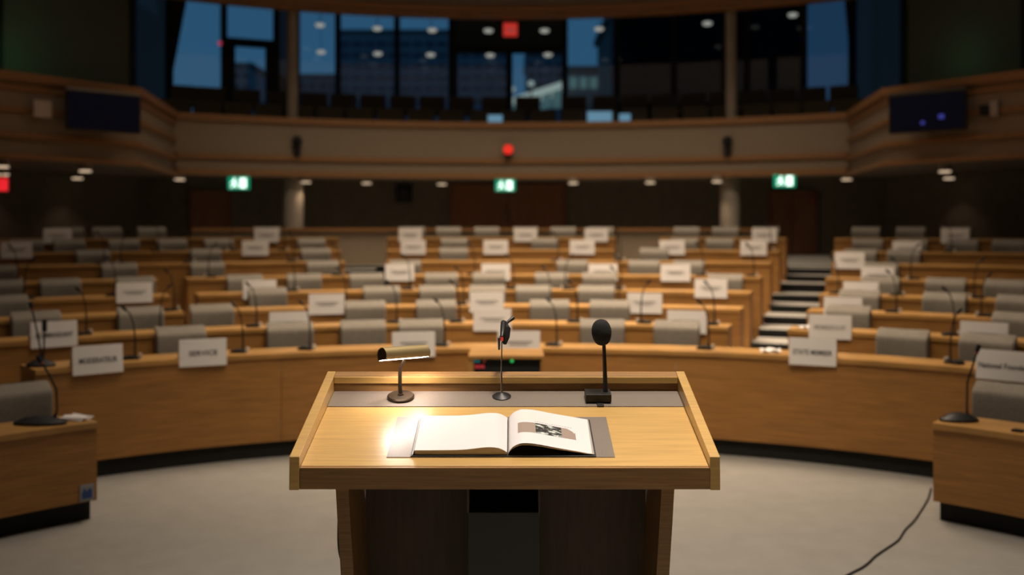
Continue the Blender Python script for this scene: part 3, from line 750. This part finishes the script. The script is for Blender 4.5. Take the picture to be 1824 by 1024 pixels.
CARDS = {
 1: [(175,'MODERATEUR'),(362,'SERVICE'),(737,''),(924,''),(1447,'STATE MEMBER'),(1786,'National Founder')],
 2: [(97,'COMMANDANT'),(516,''),(877,''),(1223,''),(1478,'MEMBERSHIP'),(1752,'')],
 3: [(582,''),(867,''),(1148,''),(1501,'')],
 4: [(240,''),(463,''),(1266,''),(1533,'')],
 5: [(712,''),(883,''),(1074,''),(1203,''),(1563,'')],
 6: [(1513,'')],
 7: [(30,''),(455,''),(736,''),(883,''),(1037,''),(1197,''),(1342,''),(1615,'')],
 8: [(103,''),(475,''),(731,''),(936,''),(1062,''),(1361,''),(1701,'')]}
firstk = True
for k in CARDS:
    n_ = len(CARDS[k])
    for i, (px, txt) in enumerate(CARDS[k]):
        a_ = ang(px, RR[k-1]-.01); p = pol(RR[k-1]-.004, a_, TIER[k-1]+DT+.001)
        if txt:
            t = card_base('name_card')
            wid = {'SERVICE': .245, 'STATE MEMBER': .34, 'MODERATEUR': .31, 'COMMANDANT': .33, 'MEMBERSHIP': .30, 'National Founder': .37}[txt]
            me = text_mesh(txt, .062, INK if txt != 'MEMBERSHIP' else INKF, wid)
            lo = bpy.data.objects.new('lettering', me); COL.objects.link(lo); lo.parent = t
            lo.location = (0, -.0095, .02); lo.rotation_euler = (R(90-4.5), 0, 0); lo.rotation_euler = (R(85.5), 0, 0)
            extra = {'SERVICE': 'short dark word', 'STATE MEMBER': 'two dark capital words', 'MODERATEUR': 'one bold dark word', 'COMMANDANT': 'long dark word', 'MEMBERSHIP': 'faint grey capitals', 'National Founder': 'long line of dark lettering'}[txt]
            lab = 'white name card with %s on the %s desk row, %s' % (extra, ROWN[k-1], 'left side' if px < 900 else 'right side')
        else:
            t = cb if firstk else copytree(cb); firstk = False
            frm, idx = ('left', i) if i < (n_+1)//2 else ('right', n_-1-i)
            lab = 'white folded name card on the edge of the %s desk row, %s from the %s' % (ROWN[k-1], ORD[idx], frm)
        t.location = p; t.rotation_euler = (0,0,-R(a_)+random.uniform(-.05,.05)); t['label'] = lab; t['group'] = 'white name cards on the desks'

# ------------------------------------------------------------------ desk microphones
def mic():
    t = thing('desk_microphone', 'x', 'microphone')
    MB().prism([(-.075,0),(.075,0),(.07,.022),(.0,.035),(-.06,.025)], 1, -.05, .05).build('base', BLACK, t, bevel=.006, org=(0,0,0))
    MB().box(.072, .095, -.025, .02, .0, .05).build('button_plate', mat('pale_plastic', (.55,.5,.45), .4), t, bevel=.004, org=(0,0,0))
    MB().tube([(.04,0,.025),(.042,0,.16),(.03,.0,.30),(.0,0,.40),(-.03,0,.43)], [.010,.008,.006,.006,.006], 8).build('gooseneck', BLACK, t, smooth=True, org=(0,0,0))
    MB().tube([(-.03,0,.43),(-.045,0,.445),(-.075,0,.475)], [.011,.014,.010], 10).build('capsule', BLACKM, t, smooth=True, org=(0,0,0))
    return t
m0 = mic(); firstm = True
MICS = {
 1: [(232,0),(425,0),(545,0),(785,0),(985,0),(1255,0),(1700,1)],
 2: [(147,0),(293,1),(450,0),(700,0),(812,0),(1022,0),(1148,1),(1266,0),(1692,0)],
 3: [(610,0),(820,0),(975,0),(1097,0),(1590,0),(1755,1),(330,0)],
 4: [(50,1),(200,0),(520,0),(725,0),(910,0),(1012,1),(1102,0),(1487,0),(1597,0),(1742,1)],
 5: [(25,0),(377,1),(600,0),(841,0),(1248,0),(1338,0),(1628,1)],
 6: [(180,0),(221,1),(336,0),(520,0),(990,0),(1102,0)],
 7: [(278,0),(415,1),(503,0),(1380,0),(1690,0)]}
for k in MICS:
    n_ = len(MICS[k])
    for i, (px, fl) in enumerate(MICS[k]):
        r = RR[k-1]+.20; a_ = ang(px, r)
        for g in AISLES[k-1]:
            if g[0]-.8 < a_ < g[1]+.8: a_ = g[0]-.8 if a_ < (g[0]+g[1])/2 else g[1]+.8
        o = m0 if firstm else copytree(m0); firstm = False
        o.location = pol(r, a_, TIER[k-1]+DT+.001)
        o.rotation_euler = (0,0,-R(a_) + random.uniform(-.5,.5) + (PI if fl else 0))
        frm, idx = ('left', i) if i < (n_+1)//2 else ('right', n_-1-i)
        o['label'] = 'black gooseneck microphone on the %s desk row, %s from the %s' % (ROWN[k-1], ORD[idx], frm)
        o['group'] = 'gooseneck microphones on the desks'
# larger round-based microphones (front row left end, both fore desks)
def bigmic(name, px, r, z, pts, label, rz=0, bw=.12, arm2=None):
    a_ = ang(px, r); p = pol(r, a_, z+.001)
    t = thing(name, label, 'microphone', tuple(p))
    MB().lathe([(1.0, 0), (1.0, .10), (.55, .30), (.2, .36)], n=24).build('base', BLACK, t, smooth=True, org=(0,0,0)).scale = (bw, .085, .17)
    MB().tube([Vector(q) for q in pts], [.011]+[.0075]*(len(pts)-1), 8).build('gooseneck', BLACK, t, smooth=True, org=(0,0,0))
    e = Vector(pts[-1]); dr_ = (e-Vector(pts[-2])).normalized()
    MB().tube([e, e+dr_*.02, e+dr_*.055, e+dr_*.06], [.012,.017,.017,.008], 12).build('capsule', BLACKM, t, smooth=True, org=(0,0,0))
    MB().tube([e-dr_*.012, e+dr_*.001], .0135, 12).build('light_ring', mat('dull_red_ring', (.3,.06,.05), .4), t, smooth=True, org=(0,0,0))
    if arm2:
        MB().tube([Vector(q) for q in arm2], .0075, 8).build('gooseneck', BLACK, t, smooth=True, org=(0,0,0))
        e = Vector(arm2[-1]); MB().tube([e-Vector((0,0,.01)), e+Vector((0,0,.09))], [.02,.02], 12).build('capsule', BLACKM, t, smooth=True, org=(0,0,0))
    return t
bigmic('desk_microphone', 73, RR[0]+.2, TIER[0]+DT, [(.01,0,.03),(.0,0,.12),(-.03,0,.28),(-.06,0,.42),(-.075,.0,.48)],
       'twin black gooseneck microphone on a round base at the left end of the front desk', arm2=[(.02,0,.03),(.025,0,.14),(.03,0,.30)])
bigmic('desk_microphone', 72, R0+.2, DT, [(.1,0,.03),(.12,0,.10),(.115,0,.25),(.06,0,.36),(.01,0,.44)],
       'black gooseneck microphone on a long base on the left low desk', bw=.19)
bigmic('desk_microphone', 1708, R0+.2, DT, [(.06,0,.03),(.058,0,.10),(.06,0,.28),(.10,0,.40),(.13,0,.50)],
       'black gooseneck microphone with reddish tip ring on the right low desk', bw=.14)
# papers
def sheet(px, r, z, w_, h_, rz, label, group=None, nm='paper_sheet'):
    a_ = ang(px, r); p = pol(r, a_, z+.001)
    m = MB(); nx = 6
    for j in range(3):
        dz = j*.003; sh_ = j*.012
        vv = [( -w_/2+w_*i/nx + sh_, yy+sh_*.5, dz+.012+.011*math.sin(i*1.5+j*1.7+yy*9)) for yy in (-h_/2, h_/2) for i in range(nx+1)]
        vv += [(v[0], v[1], v[2]-.002) for v in vv]
        N = 2*(nx+1); ff = []
        for i in range(nx):
            ff.append((i, i+1, nx+2+i, nx+1+i)); ff.append((N+i, N+nx+1+i, N+nx+2+i, N+i+1))
            ff.append((i, N+i, N+i+1, i+1)); ff.append((nx+1+i, nx+2+i, N+nx+2+i, N+nx+1+i))
        ff.append((0, nx+1, N+nx+1, N)); ff.append((nx, N+nx, N+2*nx+1, 2*nx+1))
        m.add(vv, ff)
    o = m.build(nm, PAPER, org=(0,0,0)); o.location = p; o.rotation_euler = (0,0,-R(a_)+rz)
    return tag(o, label, 'paper', group)
sheet(136, R0+.2, DT, .13, .20, .5, 'crumpled white papers beside the microphone on the left low desk')
sheet(1370, RR[0]+.22, TIER[0]+DT, .16, .18, .2, 'small white papers on the front desk before the wide steps')
sheet(1432, RR[1]+.22, TIER[1]+DT, .11, .18, -.2, 'small white papers left of the faint-lettered card on the second desk row')
# small black object on right fore desk
a_ = ang(1811, R0+.08); p = pol(R0+.1, a_, DT+.001)
t = thing('card_reader', 'small flat black device on the right low desk near the picture edge', 'device', tuple(p), -R(a_))
MB().box(-.035, .035, -.03, .03, 0, .015).build('body', BLACK, t, bevel=.003, org=(0,0,0)); MB().box(-.02, .02, -.015, .015, .0152, .017).build('button', BLACKM, t, org=(0,0,0))
# socket plate with blue sticker on left fore desk
a_ = ang(156, R0); p = pol(R0+.018, a_, zat(878, pol(R0, a_).y))
t = thing('socket_plate', 'small white plate with a blue mark low on the left desk front', 'plate', tuple(p), -R(a_))
MB().box(-.05, .05, -.008, 0, -.06, .06).build('plate', mat('pale_blue_grey_plastic', (.30,.31,.33), .5), t, bevel=.003, org=(0,0,0))
MB().prism([(-.035,-.04),(.035,-.04),(.035,.02),(.015,.03),(0,.01),(-.02,.035),(-.035,.0)], 1, -.010, -.0082).build('blue_mark', mat('blue_print', (.03,.08,.28), .5), t, org=(0,0,0))

# ------------------------------------------------------------------ equipment cabinet behind the lectern
d = 8.55; x0 = (834-CX)/F*d; x1 = (967-CX)/F*d; zt = zat(633, d)
t = thing('equipment_cabinet', 'oak-framed cabinet with a black equipment panel standing behind the lectern', 'cabinet', ((x0+x1)/2, d+.2, .002))
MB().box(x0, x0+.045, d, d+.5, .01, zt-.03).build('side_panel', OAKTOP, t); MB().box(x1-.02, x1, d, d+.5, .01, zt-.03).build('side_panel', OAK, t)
MB().box(x0, x1+.01, d-.01, d+.5, zt-.03, zt).build('top_panel', OAKTOP, t, bevel=.003)
MB().box(x0+.046, x1-.021, d+.46, d+.49, .01, zt-.031).build('back_panel', OAK, t); MB().box(x0+.046, x1-.021, d+.03, d+.46, .012, .6).build('lower_panel', OAK, t)
u = MB().box(x0+.05, x1-.025, d+.03, d+.35, .72, zt-.045).build('equipment_panel', BLACKM, t)
q = wp(912, 643, d+.02); MB().lathe([(.014,0),(.010,.01)], n=12).build('green_led', GREENL, u, org=(0,0,0)).location = Vector((q.x, d+.03, q.z)) - wloc(u)
u.children[0].rotation_euler = (R(90),0,0)
q = wp(854, 653, d+.02)
dg = MB()
for i in range(4): dg.box(q.x-.04+i*.022, q.x-.026+i*.022, d+.02, d+.029, q.z-.014, q.z+.014)
dg.build('red_digits', REDDIG, u)
q = wp(851, 644, d); MB().box(q.x-.03, q.x-.012, d+.02, d+.029, q.z-.008, q.z+.008).box(q.x-.004, q.x+.014, d+.02, d+.029, q.z-.008, q.z+.008).build('teal_indicator', mat('teal_indicator', (.02,.1,.1), .4, emit=(.02,.25,.28), estr=.5), u)
q = wp(862, 644, d); MB().box(q.x-.008, q.x+.01, d+.02, d+.029, q.z-.008, q.z+.008).build('dim_red_indicator', mat('dim_red_indicator', (.2,.02,.02), .4, emit=(.3,.05,.03), estr=.5), u)
for i in range(2):
    zz = .78 + i*.09
    MB().box(x0+.06, x1-.035, d+.022, d+.029, zz, zz+.006).build('panel_ridge', BLACK, u)
# floor cable at right
pts = [(1658,870),(1652,890),(1630,925),(1612,944),(1600,962),(1582,975),(1560,990),(1540,1008),(1510,1024),(1470,1045),(1420,1085)]
pp = []
for (px, py) in pts:
    dd = (EYE-.006)*F/(py-HY); pp.append(Vector(((px-CX)/F*dd, dd, .0065)))
def smoothpts(P, n=6):
    out = []
    for i in range(len(P)-1):
        p0 = P[max(i-1,0)]; p1 = P[i]; p2 = P[i+1]; p3 = P[min(i+2,len(P)-1)]
        for j in range(n):
            s = j/n
            out.append(.5*((2*p1)+(p2-p0)*s+(2*p0-5*p1+4*p2-p3)*s*s+(3*p1-p0-3*p2+p3)*s**3))
    return out + [P[-1]]
tag(MB().tube(smoothpts(pp), .0075, 8).build('floor_cable', BLACK, smooth=True), 'black cable winding over the carpet from the right low desk', 'cable')

# ------------------------------------------------------------------ lectern
LX0, LX1 = -.746, .697
L = thing('lectern', 'broad oak lectern with raised rims and a sloping top', 'lectern', (-.0245, 3.7, .302))
zs = lambda y: 1.327 + .234*(y-3.35)
SL = math.atan(.234)
TI = .034
MB().prism([(3.352, zs(3.352)-.035), (3.98, zs(3.98)-.035), (3.98, zs(3.98)), (3.352, zs(3.352))], 0, LX0+TI+.001, LX1-TI-.001).build('sloping_top', LECT, L, bevel=.0015)
MB().box(LX0+TI+.001, LX1-TI-.001, 3.332, 3.351, 1.253, zs(3.34)+.001).build('front_board', LECTF, L, bevel=.002)
for (a, b) in ((LX0, LX0+TI), (LX1-TI, LX1)):
    MB().prism([(3.33, 1.251), (4.03, 1.38), (4.03, 1.548), (3.335, 1.362)], 0, a, b).build('side_rim', LECT, L, bevel=.002)
MB().prism([(3.985, 1.36), (4.03, 1.38), (4.03, 1.547), (3.985, 1.536)], 0, LX0+TI+.001, LX1-TI-.001).build('back_rim', LECTF, L, bevel=.0015)
MB().prism([(3.974, 1.507), (3.984, 1.509), (3.984, 1.534), (3.974, 1.532)], 0, LX0+TI+.002, LX1-TI-.002).build('back_ledge', LECT, L, bevel=.001)
MB().prism([(3.829, zs(3.829)+.0005), (3.975, zs(3.975)+.0005), (3.975, zs(3.975)+.003), (3.829, zs(3.829)+.003)], 0, LX0+TI+.002, LX1-TI-.002).build('rear_mat', MAT_, L)
MB().prism([(3.411, zs(3.411)+.0005), (3.735, zs(3.735)+.0005), (3.735, zs(3.735)+.0022), (3.411, zs(3.411)+.0022)], 0, -.43, .353).build('reading_mat', MAT_, L)
zprof = [(.302,.612),(.45,.592),(.62,.576),(.78,.572),(.92,.578),(1.08,.588),(1.24,.597)]
for s_ in (-1, 1):
    off = -.0245
    outer = [(off + s_*(x+.0), z) for z, x in zprof]; inner = [(off + s_*(x-.045), z) for z, x in reversed(zprof)]
    MB().prism(outer+inner, 1, 3.50, 3.93).build('side_panel', LECTF, L)
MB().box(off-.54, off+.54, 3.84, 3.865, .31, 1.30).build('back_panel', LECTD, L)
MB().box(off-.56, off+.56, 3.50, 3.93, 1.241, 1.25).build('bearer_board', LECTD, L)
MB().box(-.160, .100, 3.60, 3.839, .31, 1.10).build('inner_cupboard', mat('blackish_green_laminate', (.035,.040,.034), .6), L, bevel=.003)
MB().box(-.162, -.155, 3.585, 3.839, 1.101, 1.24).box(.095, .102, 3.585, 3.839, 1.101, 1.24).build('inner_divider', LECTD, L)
# cable hanging at left of lectern
pp = [wp(607, 862, 3.56), wp(606, 885, 3.56), wp(603, 940, 3.56), wp(605, 985, 3.57), wp(618, 1024, 3.58)]
pp += [Vector((-.53, 3.47, .75)), Vector((-.56, 3.45, .5)), Vector((-.62, 3.40, .34)), Vector((-.75, 3.35, .3065)), Vector((-1.1, 3.2, .3065))]
tag(MB().tube(smoothpts(pp), .0045, 8).build('lectern_cable', BLACK, smooth=True), 'thin black cable hanging down beside the left leg of the lectern', 'cable')

# ------------------------------------------------------------------ book
def onS(px, py):
    t_ = (py-HY)/F; y = (EYE-1.327+.234*3.35)/(t_+.234); return Vector(((px-CX)/F*y, y, zs(y)))
BX0, BX1, BY0, BY1 = -.348, .289, 3.415, 3.700; GX = -.016
BL_ = (BY1-BY0)/math.cos(SL)
bk = thing('open_book', 'large open book with blank left page and a monochrome picture at right', 'book', (GX, BY0, zs(BY0)+.0026))
bk.rotation_euler = (SL, 0, 0)
# local: x across, y up the slope (0..BL_), z normal
xl, xr = BX0-GX, BX1-GX
def sheetmesh(xs, hs, y0, y1, th, m=None, ny=1, skew=None):
    m = m or MB(); n_ = len(xs); vv = []
    for yi in range(ny+1):
        y = y0 + (y1-y0)*yi/ny
        for x_, h_ in zip(xs, hs): vv.append((x_ + (skew(x_, yi/ny) if skew else 0), y, h_))
    for yi in range(ny+1):
        y = y0 + (y1-y0)*yi/ny
        for x_, h_ in zip(xs, hs): vv.append((x_ + (skew(x_, yi/ny) if skew else 0), y, h_-th if not callable(th) else th(x_)))
    N = n_*(ny+1); ff = []
    for yi in range(ny):
        for i in range(n_-1):
            a_ = yi*n_+i; ff.append((a_, a_+1, a_+n_+1, a_+n_)); ff.append((N+a_, N+a_+n_, N+a_+n_+1, N+a_+1))
    for i in range(n_-1):
        ff.append((i, N+i, N+i+1, i+1)); b_ = ny*n_+i; ff.append((b_, b_+1, N+b_+1, N+b_))
    for yi in range(ny):
        a_ = yi*n_; ff.append((a_, a_+n_, N+a_+n_, N+a_)); c_ = a_+n_-1; ff.append((c_, N+c_, N+c_+n_, c_+n_))
    return m.add(vv, ff)
MB().box(xl, -.012, -.004, BL_+.004, 0, .0032).build('cover', BOOKC, bk, bevel=.001, org=(0,0,0))
MB().box(.012, xr, -.004, BL_+.004, 0, .0032).build('cover', BOOKC, bk, bevel=.001, org=(0,0,0))
MB().box(-.0118, .0118, -.003, BL_+.003, 0, .0028).build('spine', BOOKC, bk, org=(0,0,0))
def hl(x):   # left block height, x from xl to 0
    u = (x-(xl+.014))/(-(xl+.014))
    b_ = .018 + .002*u
    return .0032 + b_ + .010*math.exp(-((u-.80)/.20)**2) - .014*max(0, (u-.88)/.12)**1.8
nx = 40
xsL = [xl+.014 + (-(xl+.014)-.001)*i/nx for i in range(nx+1)]
sheetmesh(xsL, [hl(x)-.0006 for x in xsL], .004, BL_-.004, lambda x: .0033).build('page_block', PAGED, bk, smooth=False, org=(0,0,0))
sheetmesh([x if i else x-.001 for i, x in enumerate(xsL)], [hl(x) for x in xsL], .003, BL_-.003, .0005).build('page', PAGE, bk, smooth=True, org=(0,0,0))
# flared fore-edge leaves at left
sheetmesh([xl+.004, xl+.0075, xl+.0125], [.0036, .0055, .0185], .004, BL_-.004, .0004).build('page', PAGE, bk, org=(0,0,0))
# right side: low dark page stack, arched leaves above
xsR = [.002 + (xr-.016)*i/nx for i in range(nx+1)]
def cr_(u, pts):
    for i in range(len(pts)-1):
        if u <= pts[i+1][0]:
            s = (u-pts[i][0])/(pts[i+1][0]-pts[i][0]); 
            p0 = pts[max(i-1,0)][1]; p1 = pts[i][1]; p2 = pts[i+1][1]; p3 = pts[min(i+2,len(pts)-1)][1]
            return .5*((2*p1)+(p2-p0)*s+(2*p0-5*p1+4*p2-p3)*s*s+(3*p1-p0-3*p2+p3)*s**3)
    return pts[-1][1]
H1 = [(0,.006),(.02,.020),(.06,.034),(.14,.0455),(.22,.0475),(.34,.044),(.5,.0345),(.66,.0255),(.82,.017),(1,.0075)]
H2 = [(0,.0055),(.02,.017),(.06,.030),(.14,.0405),(.22,.0425),(.34,.039),(.5,.0305),(.66,.0225),(.82,.0148),(1,.0068)]
H3 = [(0,.0045),(.05,.012),(.12,.0185),(.24,.023),(.4,.021),(.6,.0155),(.8,.0105),(1,.006)]
h1 = lambda x: cr_((x-.002)/(xr-.016), H1)
sheetmesh(xsR, [.0036+.0012*math.sin(i/nx*3) for i in range(nx+1)], .004, BL_-.004, .0003).build('endpaper', mat('black_endpaper', (.012,.013,.013), .5), bk, org=(0,0,0))
sheetmesh(xsR, [cr_((x-.002)/(xr-.016), H2) for x in xsR], .005, BL_-.005, lambda x: cr_((x-.002)/(xr-.016), H2)-.0028*min(1, (x-.002)/.02)).build('page_block', PAGED, bk, smooth=False, org=(0,0,0))
sheetmesh(xsR, [h1(x) for x in xsR], .004, BL_-.004, .0012, ny=4, skew=lambda x, v: .004*v*(x/xr)).build('page', PAGE, bk, smooth=True, org=(0,0,0))
MB().box(xr-.0135, xr-.006, .004, BL_-.004, .0033, .0060).build('page_edges', mat('grey_endpaper_edge', (.35,.31,.28), .7), bk, org=(0,0,0))
def patch(u0, u1, v0, v1, name, m_, lift=.0003, ncell=14):
    xs_ = [.002+(xr-.016)*(u0+(u1-u0)*i/ncell) for i in range(ncell+1)]
    return sheetmesh(xs_, [h1(x)+lift for x in xs_], v0*BL_, v1*BL_, .0002, skew=None).build(name, m_, bk, smooth=True, org=(0,0,0))
patch(.12, .335, .315, .60, 'printed_block', TAUPE); patch(.336, .66, .315, .60, 'printed_picture', PHOTO, .0003); patch(.661, .83, .315, .60, 'printed_block', TAUPE)
patch(.12, .80, .68, .90, 'printed_text_area', FAINTP)
rr_ = random.Random(3)
cap = MB(); u = .33
while u < .80:
    w_ = rr_.uniform(.01, .03); xs_ = [.002+(xr-.016)*(u+w_*i/2) for i in range(3)]
    sheetmesh(xs_, [h1(x)+.0005 for x in xs_], .635*BL_, .642*BL_, .0002, cap); u += w_+.012
cap.build('caption_line', INK, bk, org=(0,0,0))

# ------------------------------------------------------------------ reading lamp
def onmat(px, py):
    q = onS(px, py); q.z += .0035; return q
q = onmat(714, 710)
lamp = thing('reading_lamp', 'small bronze reading lamp with a lit brass half-tube shade on the lectern', 'lamp', tuple(q))
lamp.rotation_euler = (0, 0, 0)
b_ = MB().lathe([(.050,0),(.053,.003),(.053,.009),(.049,.0125),(.012,.0135),(.011,.018)], n=40).build('base', BRONZE, lamp, smooth=True, org=(0,0,0)); b_.rotation_euler = (SL,0,0)
def lp(px, py, d): return wp(px, py, d) - q
pts = [Vector((0,.000,.012)), lp(712.5, 690, q.y), lp(712.5, 664, q.y), lp(713.5, 655, q.y-.002), lp(717, 648, q.y-.01), lp(720.5, 640, q.y-.02), lp(721, 634, q.y-.02)]
MB().tube(pts, [.0085,.0078,.0072,.0068,.006,.0055,.005], 14).build('stem', BRONZE, lamp, smooth=True, org=(0,0,0))
A = lp(680, 633, q.y-.095); B = lp(758, 627, q.y+.055)
ax = (B-A).normalized(); upv = Vector((0,0,1)); sd = ax.cross(upv).normalized(); upv = sd.cross(ax).normalized()
if sd.y > 0: sd = -sd          # sd points to the speaker
rs = .0305
def ring(P, rad, a0, a1, n_): return [P + (sd*math.cos(a0+(a1-a0)*i/n_) + upv*math.sin(a0+(a1-a0)*i/n_))*rad for i in range(n_+1)]
a0, a1 = R(-27), R(230)
n_ = 28; m = MB(); vv = ring(A, rs, a0, a1, n_) + ring(B, rs, a0, a1, n_) + ring(A, rs-.0018, a0, a1, n_) + ring(B, rs-.0018, a0, a1, n_)
c = n_+1; ff = []
for i in range(n_):
    ff += [(i, i+1, c+i+1, c+i), (2*c+i, 3*c+i, 3*c+i+1, 2*c+i+1), (i, 2*c+i, 2*c+i+1, i+1), (c+i, c+i+1, 3*c+i+1, 3*c+i)]
ff += [(0, c, 3*c, 2*c), (n_, 2*c+n_, 3*c+n_, c+n_)]
m.add(vv, ff).build('lamp_shade', BRASS, lamp, smooth=True, org=(0,0,0))
for P, dr_ in ((A, 1), (B, -1)):
    m = MB(); ri = ring(P+ax*dr_*.0015, rs-.002, a0, a1, n_); ro = [p+ax*dr_*.0015 for p in ri]
    m.add(ri+ro, [tuple(range(c))[::-1], tuple(range(c, 2*c))] + [(i, (i+1) % c, c+(i+1) % c, c+i) for i in range(c)]).build('end_cap', mat('dark_bronze_cap', (.03,.022,.016), .5), lamp, org=(0,0,0))
# LED diffuser closing the opening
la, lb = R(-38-3), R(218+3)
e0 = (sd*math.cos(R(-25)) + upv*math.sin(R(-25)))*(rs-.003); e1 = (sd*math.cos(R(228)) + upv*math.sin(R(228)))*(rs-.003)
A2 = A+ax*.004; B2 = B-ax*.004; tdn = -upv*.003
MB().add([A2+e0, A2+e1, B2+e1, B2+e0, A2+e0+tdn, A2+e1+tdn, B2+e1+tdn, B2+e0+tdn], [(0,1,2,3),(7,6,5,4),(0,4,5,1),(1,5,6,2),(2,6,7,3),(3,7,4,0)]).build('led_strip', LED, lamp, org=(0,0,0))
# ------------------------------------------------------------------ lectern microphones
q = onmat(893.5, 708)
t = thing('lectern_microphone', 'thin steel gooseneck microphone with a red ring in the middle of the lectern', 'microphone', tuple(q))
b_ = MB().lathe([(.036,0),(.037,.003),(.030,.008),(.010,.014),(.006,.017)], n=36).build('base', BLACK, t, smooth=True, org=(0,0,0)); b_.rotation_euler = (SL,0,0)
lp = lambda px, py, d: wp(px, py, d) - q
MB().tube([Vector((0,0,.012)), lp(893.5, 690, q.y), lp(893, 665, q.y), lp(893, 663, q.y), lp(893.5, 635, q.y), lp(894, 608, q.y)], [.0045,.0040,.0036,.0026,.0024,.0024], 12).build('stem', STEEL, t, smooth=True, org=(0,0,0))
MB().tube([lp(894, 607, q.y), lp(894, 600, q.y)], [.0055,.0058], 16).build('red_ring', mat('red_ring', (.75,.06,.05), .35, emit=(1,.08,.06), estr=.25), t, smooth=True, org=(0,0,0))
MB().tube([lp(894, 600, q.y), lp(895, 594, q.y+.01), lp(896, 586, q.y+.05), lp(897, 575, q.y+.12)], [.0075,.009,.011,.012], 18).build('capsule', BLACK, t, smooth=True, org=(0,0,0))
MB().tube([lp(899, 613, q.y+.08), lp(900, 600, q.y+.09), lp(901, 586, q.y+.10), lp(899, 574, q.y+.13)], [.007,.018,.020,.008], 14).build('shock_mount', BLACKM, t, smooth=True, org=(0,0,0))
MB().tube([lp(899, 580, q.y+.12), lp(905, 573, q.y+.15), lp(914, 566, q.y+.17)], [.006,.006,.009], 10).build('clip_arm', BLACK, t, smooth=True, org=(0,0,0))
MB().tube([lp(889, 600, q.y+.05), lp(889, 622, q.y+.10)], [.006,.004], 8).build('clip_arm', BLACK, t, smooth=True, org=(0,0,0))
q = onmat(1065, 714)
t = thing('lectern_microphone', 'black microphone with a large foam windscreen on a square base, lectern right', 'microphone', tuple(q))
bb = MB().box(-.0495, .0495, -.035, .045, .002, .032).build('base', BLACK, t, bevel=.002, org=(0,0,0)); bb.rotation_euler = (SL*.6,0,0)
tb = MB().box(-.008, .018, -.062, -.037, -.004, .004).build('cable_tab', BLACK, t, bevel=.001, org=(0,0,0)); tb.rotation_euler = (SL,0,0)
lp = lambda px, py, d: wp(px, py, d) - q
MB().tube([lp(1079, 705, q.y+.005), lp(1078.3, 690, q.y+.005), lp(1077, 650, q.y+.005), lp(1075.5, 610, q.y)], [.0105,.0092,.0078,.0068], 14).build('stem', BLACK, t, smooth=True, org=(0,0,0))
hc = lp(1071.5, 592, q.y-.01); prof = []
for i in range(15):
    s = -PI/2 + PI*i/14; prof.append((max(.001, math.cos(s)**.72*.039*(1 if s > -.2 else .97)), math.sin(s)*.051))
ho = MB().lathe(prof, n=32).build('windscreen', FOAM, t, smooth=True, org=(0,0,0)); ho.location = hc; ho.rotation_euler = (R(12), R(-6), 0)
